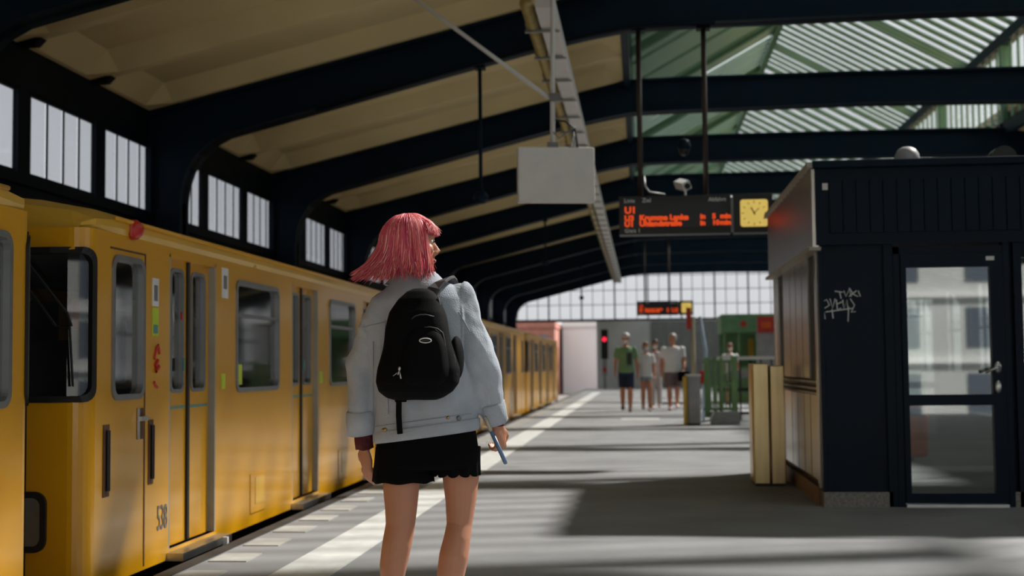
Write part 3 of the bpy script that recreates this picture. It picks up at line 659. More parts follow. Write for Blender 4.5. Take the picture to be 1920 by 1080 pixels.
# fittings on the board's hanger
dc = thing('dome_camera', 'navy dome camera on a short arm of the board hanger', 'camera', (.735, 15.4, 3.6))
MB().tube([(.0, 0, .10), (-.20, 0, .10), (-.21, 0, .06)], .015, 8).build('arm', 'navy', dc); MB().lathe([(.03, .08), (.07, .06), (.08, -.02), (.07, -.04)], (-.21, 0, 0), 16).build('housing', 'navy_beam', dc, smooth=True); MB().ell((-.21, 0, -.05), (.06, .06, .07)).build('dome', 'blackplastic', dc, smooth=True)
bc = thing('bullet_camera', 'white tilted bullet camera on top of the departure board', 'camera', (.50, 15.35, 3.02))
MB().tube([(.03, 0, 0), (.03, 0, .06)], .012, 8).build('foot', 'white_metal', bc); b_ = MB().box(-.05, .05, -.14, .14, -.05, .05).build('housing', 'white_metal', bc, bevel=.012); b_.location = (0, 0, .12); b_.rotation_euler = (.25, -.45, .25); MB().lathe([(.035, 0), (.035, .02)], n=12).build('lens', 'rubber', b_).matrix_basis = Matrix.Translation((0, -.14, 0)) @ Matrix.Rotation(PI/2, 4, 'X')
tag(MB().tube([(.06, 15.36, 3.25), (.07, 15.34, 3.13), (.12, 15.33, 3.06), (.30, 15.33, 3.03)], .012, 8).build('cable_loop', 'grey_metal', smooth=True), 'thin grey cable curling from the hanger onto the departure board', 'cable')
# white light box seen from behind
lb = thing('light_box_sign', 'blank white hanging box sign on a single ceiling pole', 'sign', (-.79, 12.7, 2.64))
q = MB().box(-.37, .37, -.05, .07, 0, .53).build('box_case', 'white_box', lb, bevel=.012); q.rotation_euler = (0, 0, .20)
MB().tube([(-.03, .02, .53), (-.02, .02, 1.4), (0, .02, 2.70)], .024, 10).build('ceiling_pole', 'white_metal', lb, smooth=True); MB().box(-.08, .03, -.04, .08, .53, .58).build('pole_foot', 'grey_metal', lb); MB().tube([(-.06, .02, 1.02), (-1.62, .02, 2.24)], .020, 10).build('strut', 'white_metal', lb, smooth=True); MB().box(-.05, .05, -.02, .06, .98, 1.06).build('strut_clamp', 'grey_metal', lb)
MB().tube([(0, .0, .80), (.10, -.02, .78), (.19, -.02, .70), (.21, 0, .53)], .010, 8).build('feed_cable', 'rubber', lb, smooth=True); MB().tube([(-.02, -.02, .68), (.04, -.03, .62), (.12, -.03, .68), (.2, -.02, .72)], .008, 8).build('feed_cable', 'grey_metal', lb, smooth=True); MB().tube([(.17, 0, .53), (.17, 0, .70)], .018, 8).build('conduit', 'aluminium', lb, smooth=True)
# long service trunking under the ribs
tk = thing('service_trunking', 'long white cable trunking with clipped pipe running beneath the roof ribs', 'trunking', (-.985, 12.85, 4.63))
MB().box(.0, .16, 0, 44, -.05, .05).build('tray', 'white_metal', tk); MB().box(.16, .19, 0, 44, -.07, .07).build('tray_edge', 'white_box', tk); MB().tube([(-.09, 0, 0), (-.09, 44, 0)], .065, 12).build('pipe', 'pipe_yellow', tk, smooth=True)
clip = MB().tube([(-.09, 0, 0), (-.09, .05, 0)], .08, 12).box(-.17, .19, 0, .04, -.085, -.06).build('pipe_clip', 'grey_metal', tk); clip.location = (0, .8, 0)
for k in range(1, 36): inst(clip, (0, .8+1.22*k, 0), tk)
for y in RIBS:
    if 13 < y < 56: MB().tube([(.08, y-12.85, .05), (.08, y-12.85, .17)], .02, 6).build('hanger', 'grey_metal', tk)
# pendant loudspeakers
def pendant(x, y, zt, zb, lab):
    p = thing('pendant_speaker', lab, 'speaker', (x, y, zb), 0, 'pendant speakers under the ribs')
    MB().tube([(0, 0, .10), (0, 0, zt-zb)], .022, 8).build('drop_pole', 'navy_beam', p, smooth=True); MB().lathe([(.0, 0), (.05, .0), (.06, .03), (.085, .05), (.09, .09), (.06, .13), (.025, .15)], n=16).build('horn', 'navy_beam', p, smooth=True); MB().box(-.06, .06, -.09, .09, zt-zb-.05, zt-zb).build('clamp', 'navy', p)
pendant(-1.84, 15.4, 4.62, 2.98, 'dark blue pendant speaker on a long pole, hanging clear of other things')
pendant(-2.22, 31.3, 4.53, 3.45, 'dark blue pendant speaker below the white box sign, midway along the roof')
pendant(-2.08, 47.2, 4.57, 3.40, 'small dark pendant speaker against the far arched window')
# conduit along the first rib
cp = [(x, 15.22, z-.02) for x, z in low[7:12]]+[(.02, 15.22, 4.97), (.9, 15.22, 4.98)]
tag(MB().tube(cp, .022, 8).build('conduit_pipe', 'navy', smooth=True), 'thin dark conduit clipped along the lower edge of a roof rib', 'conduit')
# ------------------------------------------------------------------ things further down the platform
bn = thing('waste_bin', 'grey upright waste bin with a yellow flank near the green railing', 'bin', (.74, 24.0, 0))
MB().prism(rrect(.055, .30, .02, .40, .06, 4, 1), 'z', .03, .87).build('body', 'bin_grey', bn); MB().box(0, .055, .02, .40, .0, .86).build('yellow_flank', 'yellow_paint', bn, bevel=.01); MB().prism(rrect(.04, .31, .0, .42, .06, 4, 1), 'z', .87, .90).build('lid', 'white_metal', bn); MB().box(.02, .29, .04, .38, 0, .03).build('base', 'rubber', bn)
ep = thing('emergency_post', 'tall cream post with red call signs behind the waste bin', 'post', (.95, 24.7, 0))
MB().tube([(0, 0, 0), (0, 0, 1.95)], .04, 10).build('post', 'post_cream', ep, smooth=True); MB().box(-.12, -.03, -.03, .03, 1.72, 2.12).build('red_sign', 'red_plastic', ep, bevel=.01); MB().box(.10, .19, -.06, .03, .72, .96).build('call_box', 'red_plastic', ep, bevel=.01); MB().tube([(0, 0, .85), (.12, 0, .85)], .02, 6).build('bracket', 'grey_metal', ep)
tag(MB().tube([(1.12, 24.9, 0), (1.14, 24.9, 1.0), (1.18, 24.9, 1.3), (1.09, 24.9, 1.96)], [.03, .03, .035, .03], 10).build('slim_pole', 'pale_blue', smooth=True), 'slim pale blue slanting pole beside the emergency post', 'pole')
gf = thing('stair_gate', 'green steel railing with wide posts around the stairwell head', 'railing', (1.10, 24.3, 0))
for x, w_, h in ((.02, .10, 1.20), (.18, .06, 1.22), (.30, .05, 1.20), (.50, .11, 1.22)): MB().box(x, x+w_, 0, .06, .12, h).build('post', 'green_paint', gf, bevel=.006)
for z in (.25, .70, 1.10): MB().box(0, .62, .015, .045, z, z+.05).build('rail', 'green_paint', gf)
[MB().box(.06+.055*i, .085+.055*i, .02, .04, .25, 1.1).build('slat', 'green_paint', gf) for i in range(10)]; MB().box(.12, .64, -.12, .20, 0, .23).build('base_block', 'dark_panel', gf, bevel=.01)
MB().tube([(-.05, -.1, .05), (.1, -.14, .08), (.18, -.14, .25)], .02, 8).build('glass_kerb', 'white_metal', gf); MB().ell((.20, -.03, .32), (.04, .03, .04)).build('lamp_boss', 'white_metal', gf, smooth=True)
rl = thing('stair_railing', 'black stair railing with pale handrail behind the green railing', 'railing', (1.55, 26.0, 0))
MB().box(-.1, 2.6, 0, .09, 1.16, 1.22).build('handrail', 'white_metal', rl); MB().box(-.1, 2.6, .02, .07, .55, .62).build('rail', 'blackplastic', rl); MB().box(-.1, 2.6, .02, .07, .10, .16).build('rail', 'blackplastic', rl)
for i in range(14): MB().box(-.08+i*.2, -.05+i*.2, .03, .06, 0, 1.17).build('baluster', 'blackplastic', rl)
MB().add([(.1, .3, .75), (2.5, .3, 1.15), (2.5, .36, 1.15), (.1, .36, .75), (.1, .3, .92), (2.5, .3, 1.3), (2.5, .36, 1.3), (.1, .36, .92)], [(3,2,1,0),(4,5,6,7),(0,1,5,4),(1,2,6,5),(2,3,7,6),(3,0,4,7)]).build('sloping_rail', 'dark_panel', rl)
gb = thing('green_booth', 'green roofed sales booth with posts beyond the stair railing', 'booth', (2.25, 38.0, 0))
MB().box(0, 3.0, 0, 2.2, 1.95, 2.48).build('roof_fascia', 'green_booth', gb, bevel=.03); MB().box(.02, 3.0, 1.5, 1.6, 0, 2.0).build('back_wall', 'green_booth', gb); MB().box(.1, 2.9, .1, .5, 0, 1.0).build('counter', 'green_paint', gb)
for x in (.05, .45, .95, 2.0, 2.9): MB().box(x, x+.07, .05, .12, 0, 2.0).build('post', 'green_paint', gb)
MB().lathe([(.09, 0), (.09, .02)], n=16).build('roundel', 'red_plastic', gb).matrix_basis = Matrix.Translation((.62, -.01, 2.2)) @ Matrix.Rotation(PI/2, 4, 'X')
MB().box(.85, 1.0, 1.3, 1.45, 1.25, 1.8).build('notice', 'yellow_paint', gb)
rs = thing('red_notice_board', 'red notice board on a pale grey stand by the stair railing', 'sign', (2.62, 30.5, 0))
MB().box(0, .40, 0, .04, 1.78, 2.14).build('red_panel', 'red_plastic', rs); MB().box(.08, .3, -.006, 0, 1.88, 2.02).build('emblem', 'orange_plastic', rs); MB().box(-.02, .42, .04, .10, .0, 2.1).build('stand', 'bin_grey', rs)
sg = thing('signal_post', 'black signal post with a glowing red lamp before the end wall', 'signal', (-1.66, 60.6, 0))
MB().box(-.16, .16, -.1, .1, 1.35, 2.70).build('signal_head', 'blackplastic', sg, bevel=.02); MB().lathe([(0, -.11), (.10, -.11), (.10, -.1)], n=14).build('red_lens', 'signal_red', sg).matrix_basis = Matrix.Translation((0, 0, 2.25)) @ Matrix.Rotation(-PI/2, 4, 'X') @ Matrix.Translation((0, 0, 0))
MB().box(-.10, .10, -.06, .06, .62, 1.30).build('number_plate', 'bin_grey', sg); MB().tube([(0, 0, 0), (0, 0, 1.4)], .06, 8).build('mast', 'dark_panel', sg); MB().box(-.09, .09, -.08, -.06, .78, .98).build('red_plate', 'red_plastic', sg)
# ------------------------------------------------------------------ outside
struct(MB().box(-150, 150, -100, 260, -6.2, -6).build('ground', 'street'))
def house(name, label, x0, x1, y0, y1, z1, m, face, nx, nz, z0=-6, ww=1.1, wh=1.6, fz=3.2):
    h = thing(name, label, 'building', (x0, y0, z0), 0); MB().box(0, x1-x0, 0, y1-y0, 0, z1-z0).build('wall', m, h)
    MB().box(-.06, x1-x0+.06, -.15, y1-y0+.1, z1-z0, z1-z0+.4).build('cornice', m, h)
    wm = None
    for i in range(nx):
        for j in range(nz):
            z = 1.2+fz*j
            if face == 'y': x = (x1-x0)*(i+.5)/nx; loc = (x, 0, z)
            else: loc = (0, (y1-y0)*(i+.5)/nx, z)
            if wm is None:
                wm = (MB().box(-ww/2, ww/2, -.06, .02, 0, wh) if face == 'y' else MB().box(-.06, .02, -ww/2, ww/2, 0, wh)).build('window', 'house_window', h)
                wm.location = loc; sl = (MB().box(-ww/2-.1, ww/2+.1, -.16, .0, -.12, 0) if face == 'y' else MB().box(-.16, 0, -ww/2-.1, ww/2+.1, -.12, 0)).build('sill', m, wm)
            else:
                c = copy_tree(wm, h); c.location = loc
    if face == 'x':
        for j in range(nz): MB().box(-.25, 0, 0, y1-y0, fz*j+.2, fz*j+.5).build('band', m, h)
    return h
house('brick_house', 'red brick building outside the end portal behind the train', -14, -5.95, 92, 104, 3.7, 'brick_red', 'y', 4, 3)
house('white_house', 'white rendered building outside the end portal', -5.75, 6, 98, 112, 3.9, 'plaster_white', 'y', 5, 1)
house('grey_house', 'grey apartment facade outside, seen through the kiosk glass', 21, 33, 8, 44, 12, 'plaster_grey', 'x', 12, 5, ww=1.3, wh=1.9)
house('pale_house', 'white apartment facade beyond the grey one, seen through the kiosk glass', 21.6, 33, 45, 150, 13, 'plaster_white', 'x', 30, 5, ww=1.3, wh=1.9)
house('stone_house', 'pale stone building outside the open end, mirrored in the kiosk glass', -30, 45, -62, -48, 15, 'plaster_grey', 'y', 1, 1)  # unseen building behind the camera, added for the kiosk glass to reflect
sh_m = bpy.data.objects['stone_house']
wm = MB().box(-.7, .7, 14.0, 14.06, 0, 2.0).build('window', 'house_window', sh_m)
for i in range(20):
    for j in range(6):
        if i or j: inst(wm, (2.5+3.7*i, 0, 1.2+3.3*j), sh_m)
        else: wm.location = (2.5, 0, 1.2)
for j in range(6): MB().box(0, 75, 14.0, 14.25, .4+3.3*j, .7+3.3*j).build('band', 'plaster_white', sh_m)
# ------------------------------------------------------------------ people
mat('skin', s2l(192, 134, 106), .5, var=.06, scale=9)
mat('skin_tan', s2l(188, 128, 98), .5, var=.06, scale=9)
mat('denim_pale', (.43, .47, .54), .9, var=.16, scale=5, bump=.35, bscale=220)
mat('denim_seam', (.30, .34, .40), .9)
mat('black_cloth', (.004, .004, .005), .95, spec=.1)
mat('pack_black', (.002, .0022, .003), .8, spec=.12, bump=.2, bscale=300)
mat('pack_trim', (.05, .05, .055), .55)
mat('strap_grey', (.045, .045, .05), .7)
mat('brass', (.45, .33, .14), .35, 1)
mat('red_band', (.10, .010, .014), .8, var=.5, scale=60)
mat('phone_blue', (.14, .22, .38), .35)
mat('shoe_white', (.7, .7, .7), .6); mat('shoe_brown', (.10, .045, .02), .6); mat('shoe_pink', (.6, .42, .40), .6)
mat('tee_green', s2l(112, 142, 104), .9, var=.08); mat('tee_white', (.66, .66, .67), .9, var=.06); mat('tee_pink', (.62, .50, .52), .9, var=.1)
mat('shorts_navy', (.012, .022, .06), .9); mat('shorts_jean', (.20, .27, .33), .9, var=.15); mat('shorts_mauve', (.17, .12, .13), .9); mat('trousers_pale', (.55, .50, .50), .9); mat('print_dark', (.03, .045, .04), .9)
mat('hair_dark', (.02, .012, .01), .6); mat('hair_brown', (.14, .07, .035), .6); mat('hair_grey', (.30, .27, .25), .6); mat('mask_blue', (.45, .55, .62), .8); mat('mask_white', (.7, .7, .7), .8)
mat('lip', s2l(170, 90, 85), .5); mat('eye_white', (.7, .7, .7), .3); mat('eye_dark', (.02, .015, .01), .2)
def hair_material():
    m = bpy.data.materials.new('hair_pink'); m.use_nodes = True; N = m.node_tree.nodes; L = m.node_tree.links; b = N['Principled BSDF']
    g = N.new('ShaderNodeNewGeometry'); r = N.new('ShaderNodeValToRGB'); e = r.color_ramp.elements
    e[0].position = 0; e[0].color = (*s2l(176, 46, 78), 1); e[1].position = 1; e[1].color = (*s2l(255, 198, 186), 1)
    k = e.new(.40); k.color = (*s2l(226, 92, 122), 1); k = e.new(.72); k.color = (*s2l(234, 120, 112), 1)
    L.new(g.outputs['Random Per Island'], r.inputs[0]); L.new(r.outputs[0], b.inputs['Base Color']); b.inputs['Roughness'].default_value = .45
    MATS['hair_pink'] = m
hair_material()
def head_parts(mb, c, R, k=1.0):
    """skull, jaw, nose, brow, lips and ears; face towards local +Y"""
    E = lambda p, r, n=14: mb.ell(c+R@Vector(p)*k, [q*k for q in r], R, n, 10)
    E((0, -.005, .03), (.074, .096, .088)); E((0, .03, -.045), (.058, .062, .062)); E((0, .058, -.082), (.026, .024, .022), 10)
    E((0, .05, .02), (.062, .045, .06)); E((0, .083, -.062), (.024, .010, .008), 10); E((0, .082, -.072), (.022, .010, .008), 10)
    mb.tube([c+R@Vector(p)*k for p in ((0, .080, .025), (0, .093, -.002), (0, .106, -.027), (0, .095, -.038))], [.008*k, .010*k, .014*k, .008*k], 8)
    E((0, .086, .036), (.05, .012, .012), 10)
    for s in (-1, 1): E((s*.074, -.005, -.005), (.011, .022, .034), 8); E((s*.014, .098, -.034), (.010, .010, .009), 8); E((s*.042, .062, -.02), (.026, .028, .026), 10)
def hand_mesh(mb, wrist, d, pal, side, curl, k=1.0, grip=None):
    """wrist point, finger direction d, palm normal pal, side vector towards the thumb; five jointed fingers"""
    d = d.normalized(); pal = (pal-d*pal.dot(d)).normalized(); th = side.normalized()
    R = Matrix((th, pal, d)).transposed()
    mb.ell(wrist+d*.045*k, (.036*k, .015*k, .052*k), R, 12, 8); mb.ell(wrist+d*.02*k+th*.018*k, (.016*k, .015*k, .03*k), R, 10, 8)
    for i, (o, ln) in enumerate(((.028, .072), (.010, .080), (-.008, .074), (-.025, .060))):
        p = wrist+d*(.082-abs(o)*.12)*k+th*o*k; a = 0; pts = [p]; 
        for j, f in enumerate((.45, .32, .23)):
            a += curl*(1, .9, .6)[j]; p = p+(d*math.cos(a)+pal*math.sin(a))*ln*f*k; pts.append(p)
        mb.tube(pts, [.0095*k, .009*k, .0082*k, .006*k], 8); mb.ell(pts[-1], (.0064*k,)*3, None, 8, 6)
    p = wrist+d*.02*k+th*.030*k; q = p+(d*.55+th*.5+pal*.3)*.042*k; r_ = q+(d*.85+th*.05+pal*(.3+curl*.3))*.032*k; mb.tube([p, q, r_], [.012*k, .010*k, .0075*k], 8); mb.ell(r_, (.008*k,)*3, None, 8, 6)
def chain(mb, pts, rad, n=14): mb.tube(pts, rad, n); [mb.ell(p, (r,)*3, None, 12, 8) for p, r in zip(pts, rad)]
def ering(c, rx, ry, n=28, tilt=0, pw=2.3):
    out = []
    for k in range(n):
        q = 2*PI*k/n; cx, sy = math.cos(q), math.sin(q)
        x = rx*math.copysign(abs(cx)**(2/pw), cx); y = ry*math.copysign(abs(sy)**(2/pw), sy)
        out.append((c[0]+x, c[1]+y, c[2]+tilt*x))
    return out
def shoe(mb, a, fwd, k=1.0):
    f = Vector((fwd.x, fwd.y, 0)).normalized(); s = Vector((-f.y, f.x, 0)); R = Matrix((s, f, Vector((0, 0, 1)))).transposed(); g = Vector((a.x, a.y, 0))
    mb.ell(g+f*.07*k+Vector((0, 0, .04*k)), (.045*k, .12*k, .042*k), R, 14, 8); mb.ell(g-f*.01*k+Vector((0, 0, .06*k)), (.042*k, .055*k, .062*k), R, 12, 8)
def walker(label, x, y, rz, h, shirt, bottom, skin, hair, hairlen, shoem, pose, lower='shorts', mask=None, cap=None, build=1.0, turn=0, group='people walking along the platform'):
    k = h/1.75; root = thing('person', label, 'person', (x, y, 0), rz, group)
    V = lambda *p: Vector(p)*k
    sl, sr = pose.get('step', (.12, -.12)); aL, aR = pose.get('armL', .1), pose.get('armR', -.1); B = build
    mb = MB()
    tz = ((.84, .15, .11), (.93, .165, .12), (1.03, .15, .11), (1.12, .145, .105), (1.25, .165, .118), (1.36, .175, .11), (1.43, .14, .085), (1.475, .065, .06))
    mb.loft([ering(V(0, 0, z), rx*k*B, ry*k*B) for z, rx, ry in tz]); mb.tube([V(0, 0, 1.42), V(0, .005, 1.50), V(0, .015, 1.56)], [.062*k, .052*k, .050*k], 14)
    HR = Matrix.Rotation(turn, 3, 'Z'); hc = V(0, .02, 1.635); head_parts(mb, hc, HR, k)
    legs = []; feet = []
    for s, st in ((-1, sl), (1, sr)):
        hip = V(s*.085*B, 0, .88); ank = V(s*.085, st, .085+max(0, -st)*.35); kn = (hip+ank)/2+V(0, .035+abs(st)*.12, .03)
        calf = kn*.62+ank*.38+V(0, -.012, 0)
        chain(mb, [hip, hip*.5+kn*.5+V(0, .01, 0), kn, calf, ank], [.090*k*B, .080*k*B, .060*k, .062*k, .038*k]); legs.append((hip, kn)); feet.append(ank)
        mb.ell(ank+V(0, .06, -.045), (.036*k, .10*k, .03*k), None, 10, 8)
    arms = []
    for s, sw in ((-1, aL), (1, aR)):
        sh_ = V(s*.185*B, 0, 1.40); el = V(s*(.225*B+.01), -.03+sw*.5, 1.12); wr = pose.get('wristL' if s < 0 else 'wristR'); wr = V(*wr) if wr else V(s*(.235*B+.01), .05+sw, .88)
        chain(mb, [sh_, (sh_+el)/2, el, (el+wr)/2+V(0, 0, .01), wr], [.052*k, .045*k, .038*k, .034*k, .025*k], 12); d = (wr-el).normalized()
        hand_mesh(mb, wr, d, Vector((-s, 0, 0)), Vector((0, 1, 0)), .55, k); arms.append((sh_, el))
    link('body', remesh(mb, .009*k, 3), skin, root)
    # clothes
    t = MB(); dz = .018
    t.loft([ering(V(0, 0, z), (rx+dz)*k*B, (ry+dz)*k*B) for z, rx, ry in ((.875, .17, .125), (.95, .166, .12), (1.03, .158, .115), (1.12, .155, .112), (1.25, .168, .12), (1.36, .172, .108), (1.43, .135, .08), (1.465, .075, .06))])
    for sh_, el in arms: t.tube([sh_+V(0, 0, .01), sh_*.55+el*.45, sh_*.32+el*.68], [.066*k*B, .066*k, .062*k], 14); t.ell(sh_, (.064*k*B,)*3, None, 12, 8)
    me = remesh(t, .012*k, 3)
    displace(me, lambda c: noise.noise(Vector((c.x*9, c.y*9, c.z*7+x*3)))*.010*k)
    link('t_shirt', me, shirt, root)
    b = MB(); ext = .97 if lower == 'shorts' else (.35 if lower == 'short_shorts' else 1.0)
    b.loft([ering(V(0, 0, z), rx*k*B, ry*k*B) for z, rx, ry in ((.80, .165, .125), (.88, .178, .132), (.96, .172, .128), (1.0, .16, .12))])
    for (hip, kn), ank in zip(legs, feet):
        if lower == 'trousers': b.tube([hip, kn, ank+V(0, 0, .02)], [.098*k*B, .078*k, .066*k], 14)
        else: e = hip*(1-ext)+kn*ext; b.tube([hip, (hip+e)/2, e], [.098*k*B, .094*k*B, .09*k*B], 14)
    link('trousers' if lower == 'trousers' else 'shorts', remesh(b, .012*k, 3), bottom, root)
    for a in feet:
        s_ = MB(); shoe(s_, a, Vector((0, 1, 0)), k); me = remesh(s_, .009*k, 2); o = link('shoe', me, shoem, root)
        if a.z > .1*k: o.location = (0, 0, a.z-.085*k)
    hb = MB(); H = lambda p, r: hb.ell(hc+HR@Vector(p)*k, [q*k for q in r], HR, 16, 10)
    H((0, -.022, .048), (.086, .102, .092)); H((0, .035, .085), (.072, .058, .045)); H((-.06, .0, .03), (.026, .055, .05)); H((.06, .0, .03), (.026, .055, .05))
    if hairlen > 0: H((0, -.05, -.02), (.085, .070, .075+hairlen)); H((-.06, -.02, -.01), (.03, .05, .06+hairlen)); H((.06, -.02, -.01), (.03, .05, .06+hairlen))
    else: H((0, -.05, -.0), (.078, .062, .06))
    link('hair', remesh(hb, .010*k, 2), hair, root)
    for s in (-1, 1):
        e = MB().ell(hc+HR@Vector((s*.030, .079, .012))*k, [.013*k, .010*k, .008*k], HR, 10, 6).build('eye', 'eye_white', root, smooth=True); MB().ell(hc+HR@Vector((s*.030, .088, .012))*k, [.006*k]*3, HR, 8, 6).build('iris', 'eye_dark', e, smooth=True)
    if mask: m_ = MB(); m_.ell(hc+HR@Vector((0, .066, -.055))*k, [.060*k, .055*k, .050*k], HR, 16, 10); m_.tube([hc+HR@Vector(p)*k for p in ((-.05, .07, -.03), (-.078, 0, .0))], .004, 5); m_.tube([hc+HR@Vector(p)*k for p in ((.05, .07, -.03), (.078, 0, .0))], .004, 5); m_.build('face_mask', mask, root, smooth=True)
    else: MB().ell(hc+HR@Vector((0, .09, -.067))*k, [.024*k, .008*k, .008*k], HR, 10, 6).build('lips', 'lip', root, smooth=True)
    if cap: c_ = MB(); c_.ell(hc+HR@Vector((0, -.01, .075))*k, [.088*k, .10*k, .068*k], HR, 16, 8); c_.ell(hc+HR@Vector((0, .10, .055))*k, [.065*k, .065*k, .010*k], HR, 14, 6); c_.build('cap', cap, root, smooth=True)
    return root
p1_ = walker('person in a green printed t-shirt, navy shorts and white cap', -.36, 31.1, PI, 1.80, 'tee_green', 'shorts_navy', 'skin_tan', 'hair_brown', 0, 'shoe_brown', dict(step=(.16, -.10), armL=-.05, armR=.02), mask='mask_white', cap='shoe_white', turn=-.3)
me = MB().box(-.14, -.02, .135, .165, 1.08, 1.36).build('shirt_print', 'print_dark', p1_, bevel=.01)
walker('person in a pale t-shirt and short denim shorts wearing a blue face mask', .10, 31.3, PI, 1.60, 'tee_white', 'shorts_jean', 'skin_tan', 'hair_brown', .03, 'shoe_pink', dict(step=(.06, -.12), armL=.05, armR=.05), 'short_shorts', mask='mask_blue', build=.86, turn=.1)
walker('person in pink top and pale trousers with dark hair behind the girl in denim shorts', .34, 32.9, PI, 1.68, 'tee_pink', 'trousers_pale', 'skin', 'hair_dark', .0, 'shoe_pink', dict(step=(-.1, .12), armL=.12, armR=.0), 'trousers', mask='mask_white', build=.88, turn=-.2)
p4_ = walker('person in a white polo shirt and mauve shorts holding a black bag', .74, 31.9, PI, 1.80, 'tee_white', 'shorts_mauve', 'skin_tan', 'hair_grey', 0, 'shoe_pink', dict(step=(-.15, .16), armL=.05, armR=-.02, wristL=(-.24, .16, .92)), 'shorts', build=1.12, turn=-.55)
walker('person in a white shirt behind the stair railing by the green booth', 2.35, 36.0, PI, 1.62, 'tee_white', 'shorts_navy', 'skin_tan', 'hair_brown', 0, 'shoe_brown', dict(step=(.02, -.02)), mask='mask_white', build=.95)
hb_ = thing('hand_bag', 'small black bag carried by the person in the white polo', 'bag', (.99, 31.66, .68))
MB().prism(rrect(-.15, .15, 0, .24, .06, 4, 1), 'y', -.07, .07).build('pouch', 'pack_black', hb_, bevel=.02); MB().tube([(-.08, 0, .23), (-.06, 0, .30), (.06, 0, .30), (.08, 0, .23)], .012, 8).build('handle', 'pack_black', hb_)
# ------------------------------------------------------------------ the woman in the denim jacket
WY = 5.2
def W(x, y, dy=0): p = atY(x, y, WY); return Vector((p.x, WY+dy, p.z))
PXM = (W(960, 500)-W(860, 500)).length/100
ctr = W(800, 700); base = Vector((ctr.x, WY, 0))
wom = thing('person', 'person with pink bobbed hair in pale denim jacket and black shorts, seen from behind', 'person', base)
L_ = lambda p: Vector(p)-base
body = MB()
hcen = W(772, 462, .0); HRW = Matrix.Rotation(math.radians(-80), 3, 'Z') @ Matrix.Rotation(math.radians(3), 3, 'X')
head_parts(body, L_(hcen), HRW, .96)
body.tube([L_(W(775, 545, .01)), L_(W(775, 520, .01)), L_(W(774, 490, .005))], [.062, .050, .050], 16)
body.loft([ering(L_(W(x, y)), rx, ry) for x, y, rx, ry in ((797, 866, .14, .09), (798, 850, .178, .115), (797, 800, .16, .10), (793, 740, .14, .095), (790, 660, .155, .105), (786, 590, .17, .10), (780, 555, .13, .08), (776, 535, .07, .06))])
legL = [(757, 850, 36, 0), (752, 910, 34.5, 0), (752, 955, 30, 0), (751, 985, 27.5, -.005), (746, 1020, 27.5, -.022), (739, 1060, 25.5, -.02), (733, 1120, 17.5, -.005), (731, 1165, 14.5, 0)]
legR = [(860, 850, 36, .03), (862, 895, 34.5, .03), (862, 940, 29, .03), (860, 985, 24, .02), (857, 1010, 25, .0), (852, 1040, 27.5, -.012), (846, 1075, 26, -.01), (838, 1130, 17.5, .01), (836, 1165, 14.5, .015)]
ank = []
for lg in (legL, legR):
    pts = [L_(W(x, y, d)) for x, y, r, d in lg]; chain(body, pts, [r*PXM for x, y, r, d in lg], 18)
    a = pts[-1].copy(); a.z = .085; body.tube([pts[-1], a], [.030, .033], 14); body.ell(a+Vector((0, .06, -.04)), (.036, .10, .035), None, 12, 8); ank.append(a)
# arms and hands
wl_ = L_(W(682, 842, .02)); body.tube([L_(W(700, 590)), L_(W(685, 690, -.03)), L_(W(681, 770, -.01)), wl_], [.045, .042, .036, .027], 14)
hand_mesh(body, wl_, Vector((.10, .08, -1)), Vector((.6, .8, 0)), Vector((-.8, .6, .05)), .30, 1.0)
wr_ = L_(W(931, 802, .06)); body.tube([L_(W(868, 580)), L_(W(898, 690, -.03)), L_(W(915, 750, .02)), wr_], [.045, .042, .036, .026], 14)
hand_mesh(body, wr_, Vector((.12, .10, -1)), Vector((-.7, .7, 0)), Vector((.7, .7, .1)), 1.1, .96)
link('body', remesh(body, .0055, 5), 'skin', wom)
for a in ank: s_ = MB(); shoe(s_, a, Vector((0, 1, 0)), .98); link('shoe', remesh(s_, .007, 3), 'shoe_white', wom)
for s in (-1, 1):
    e = MB().ell(L_(hcen)+HRW@Vector((s*.029, .077, .012)), (.013, .010, .008), HRW, 10, 6).build('eye', 'eye_white', wom, smooth=True); MB().ell(L_(hcen)+HRW@Vector((s*.029, .086, .012)), (.006,)*3, HRW, 8, 6).build('iris', 'eye_dark', e, smooth=True)
MB().ell(L_(hcen)+HRW@Vector((0, .087, -.064)), (.021, .007, .007), HRW, 10, 6).build('lips', 'lip', wom, smooth=True)
# shorts with a frilled hem
sh_ = MB()
sh_.loft([ering(L_(W(x, y)), r*PXM, ry) for x, y, r, ry in ((802, 795, 88, .10), (801, 820, 93, .122), (801, 850, 97, .134), (801, 868, 97, .132), (801, 878, 90, .12))])
link('shorts', None or remesh(sh_, .006, 3), 'black_cloth', wom)
def frill(cx, y0, y1, rpx0, rpx1, ry, amp, dy):
    rings = []; n = 140
    for j in range(7):
        t = j/6; y = y0+(y1-y0)*t; r_ = (rpx0+(rpx1-rpx0)*t)*PXM; c = L_(W(cx, y, dy)); rg = []
        for k in range(n):
            q = 2*PI*k/n; wv = 1+amp*t*t*math.sin(q*11+cx); dz = (-.013*t*t*abs(math.sin(q*6+1.3))**.6 if amp > .04 else -.003*t*t*math.sin(q*7))
            rg.append((c.x+r_*math.cos(q)*wv, c.y+ry*math.sin(q)*wv, c.z+dz))
        rings.append(rg)
    inner = [[(c[0]*.985+L_(W(cx, y1, dy)).x*.015, c[1]*.985+L_(W(cx, y1, dy)).y*.015, c[2]) for c in rg] for rg in rings[::-1]]
    return MB().loft(rings+inner, cap=False)
frill(757, 838, 903, 52, 58, .115, .02, 0).build('shorts_leg', 'black_cloth', wom, smooth=True); frill(854, 838, 886, 46, 44, .112, .05, .012).build('shorts_leg', 'black_cloth', wom, smooth=True)
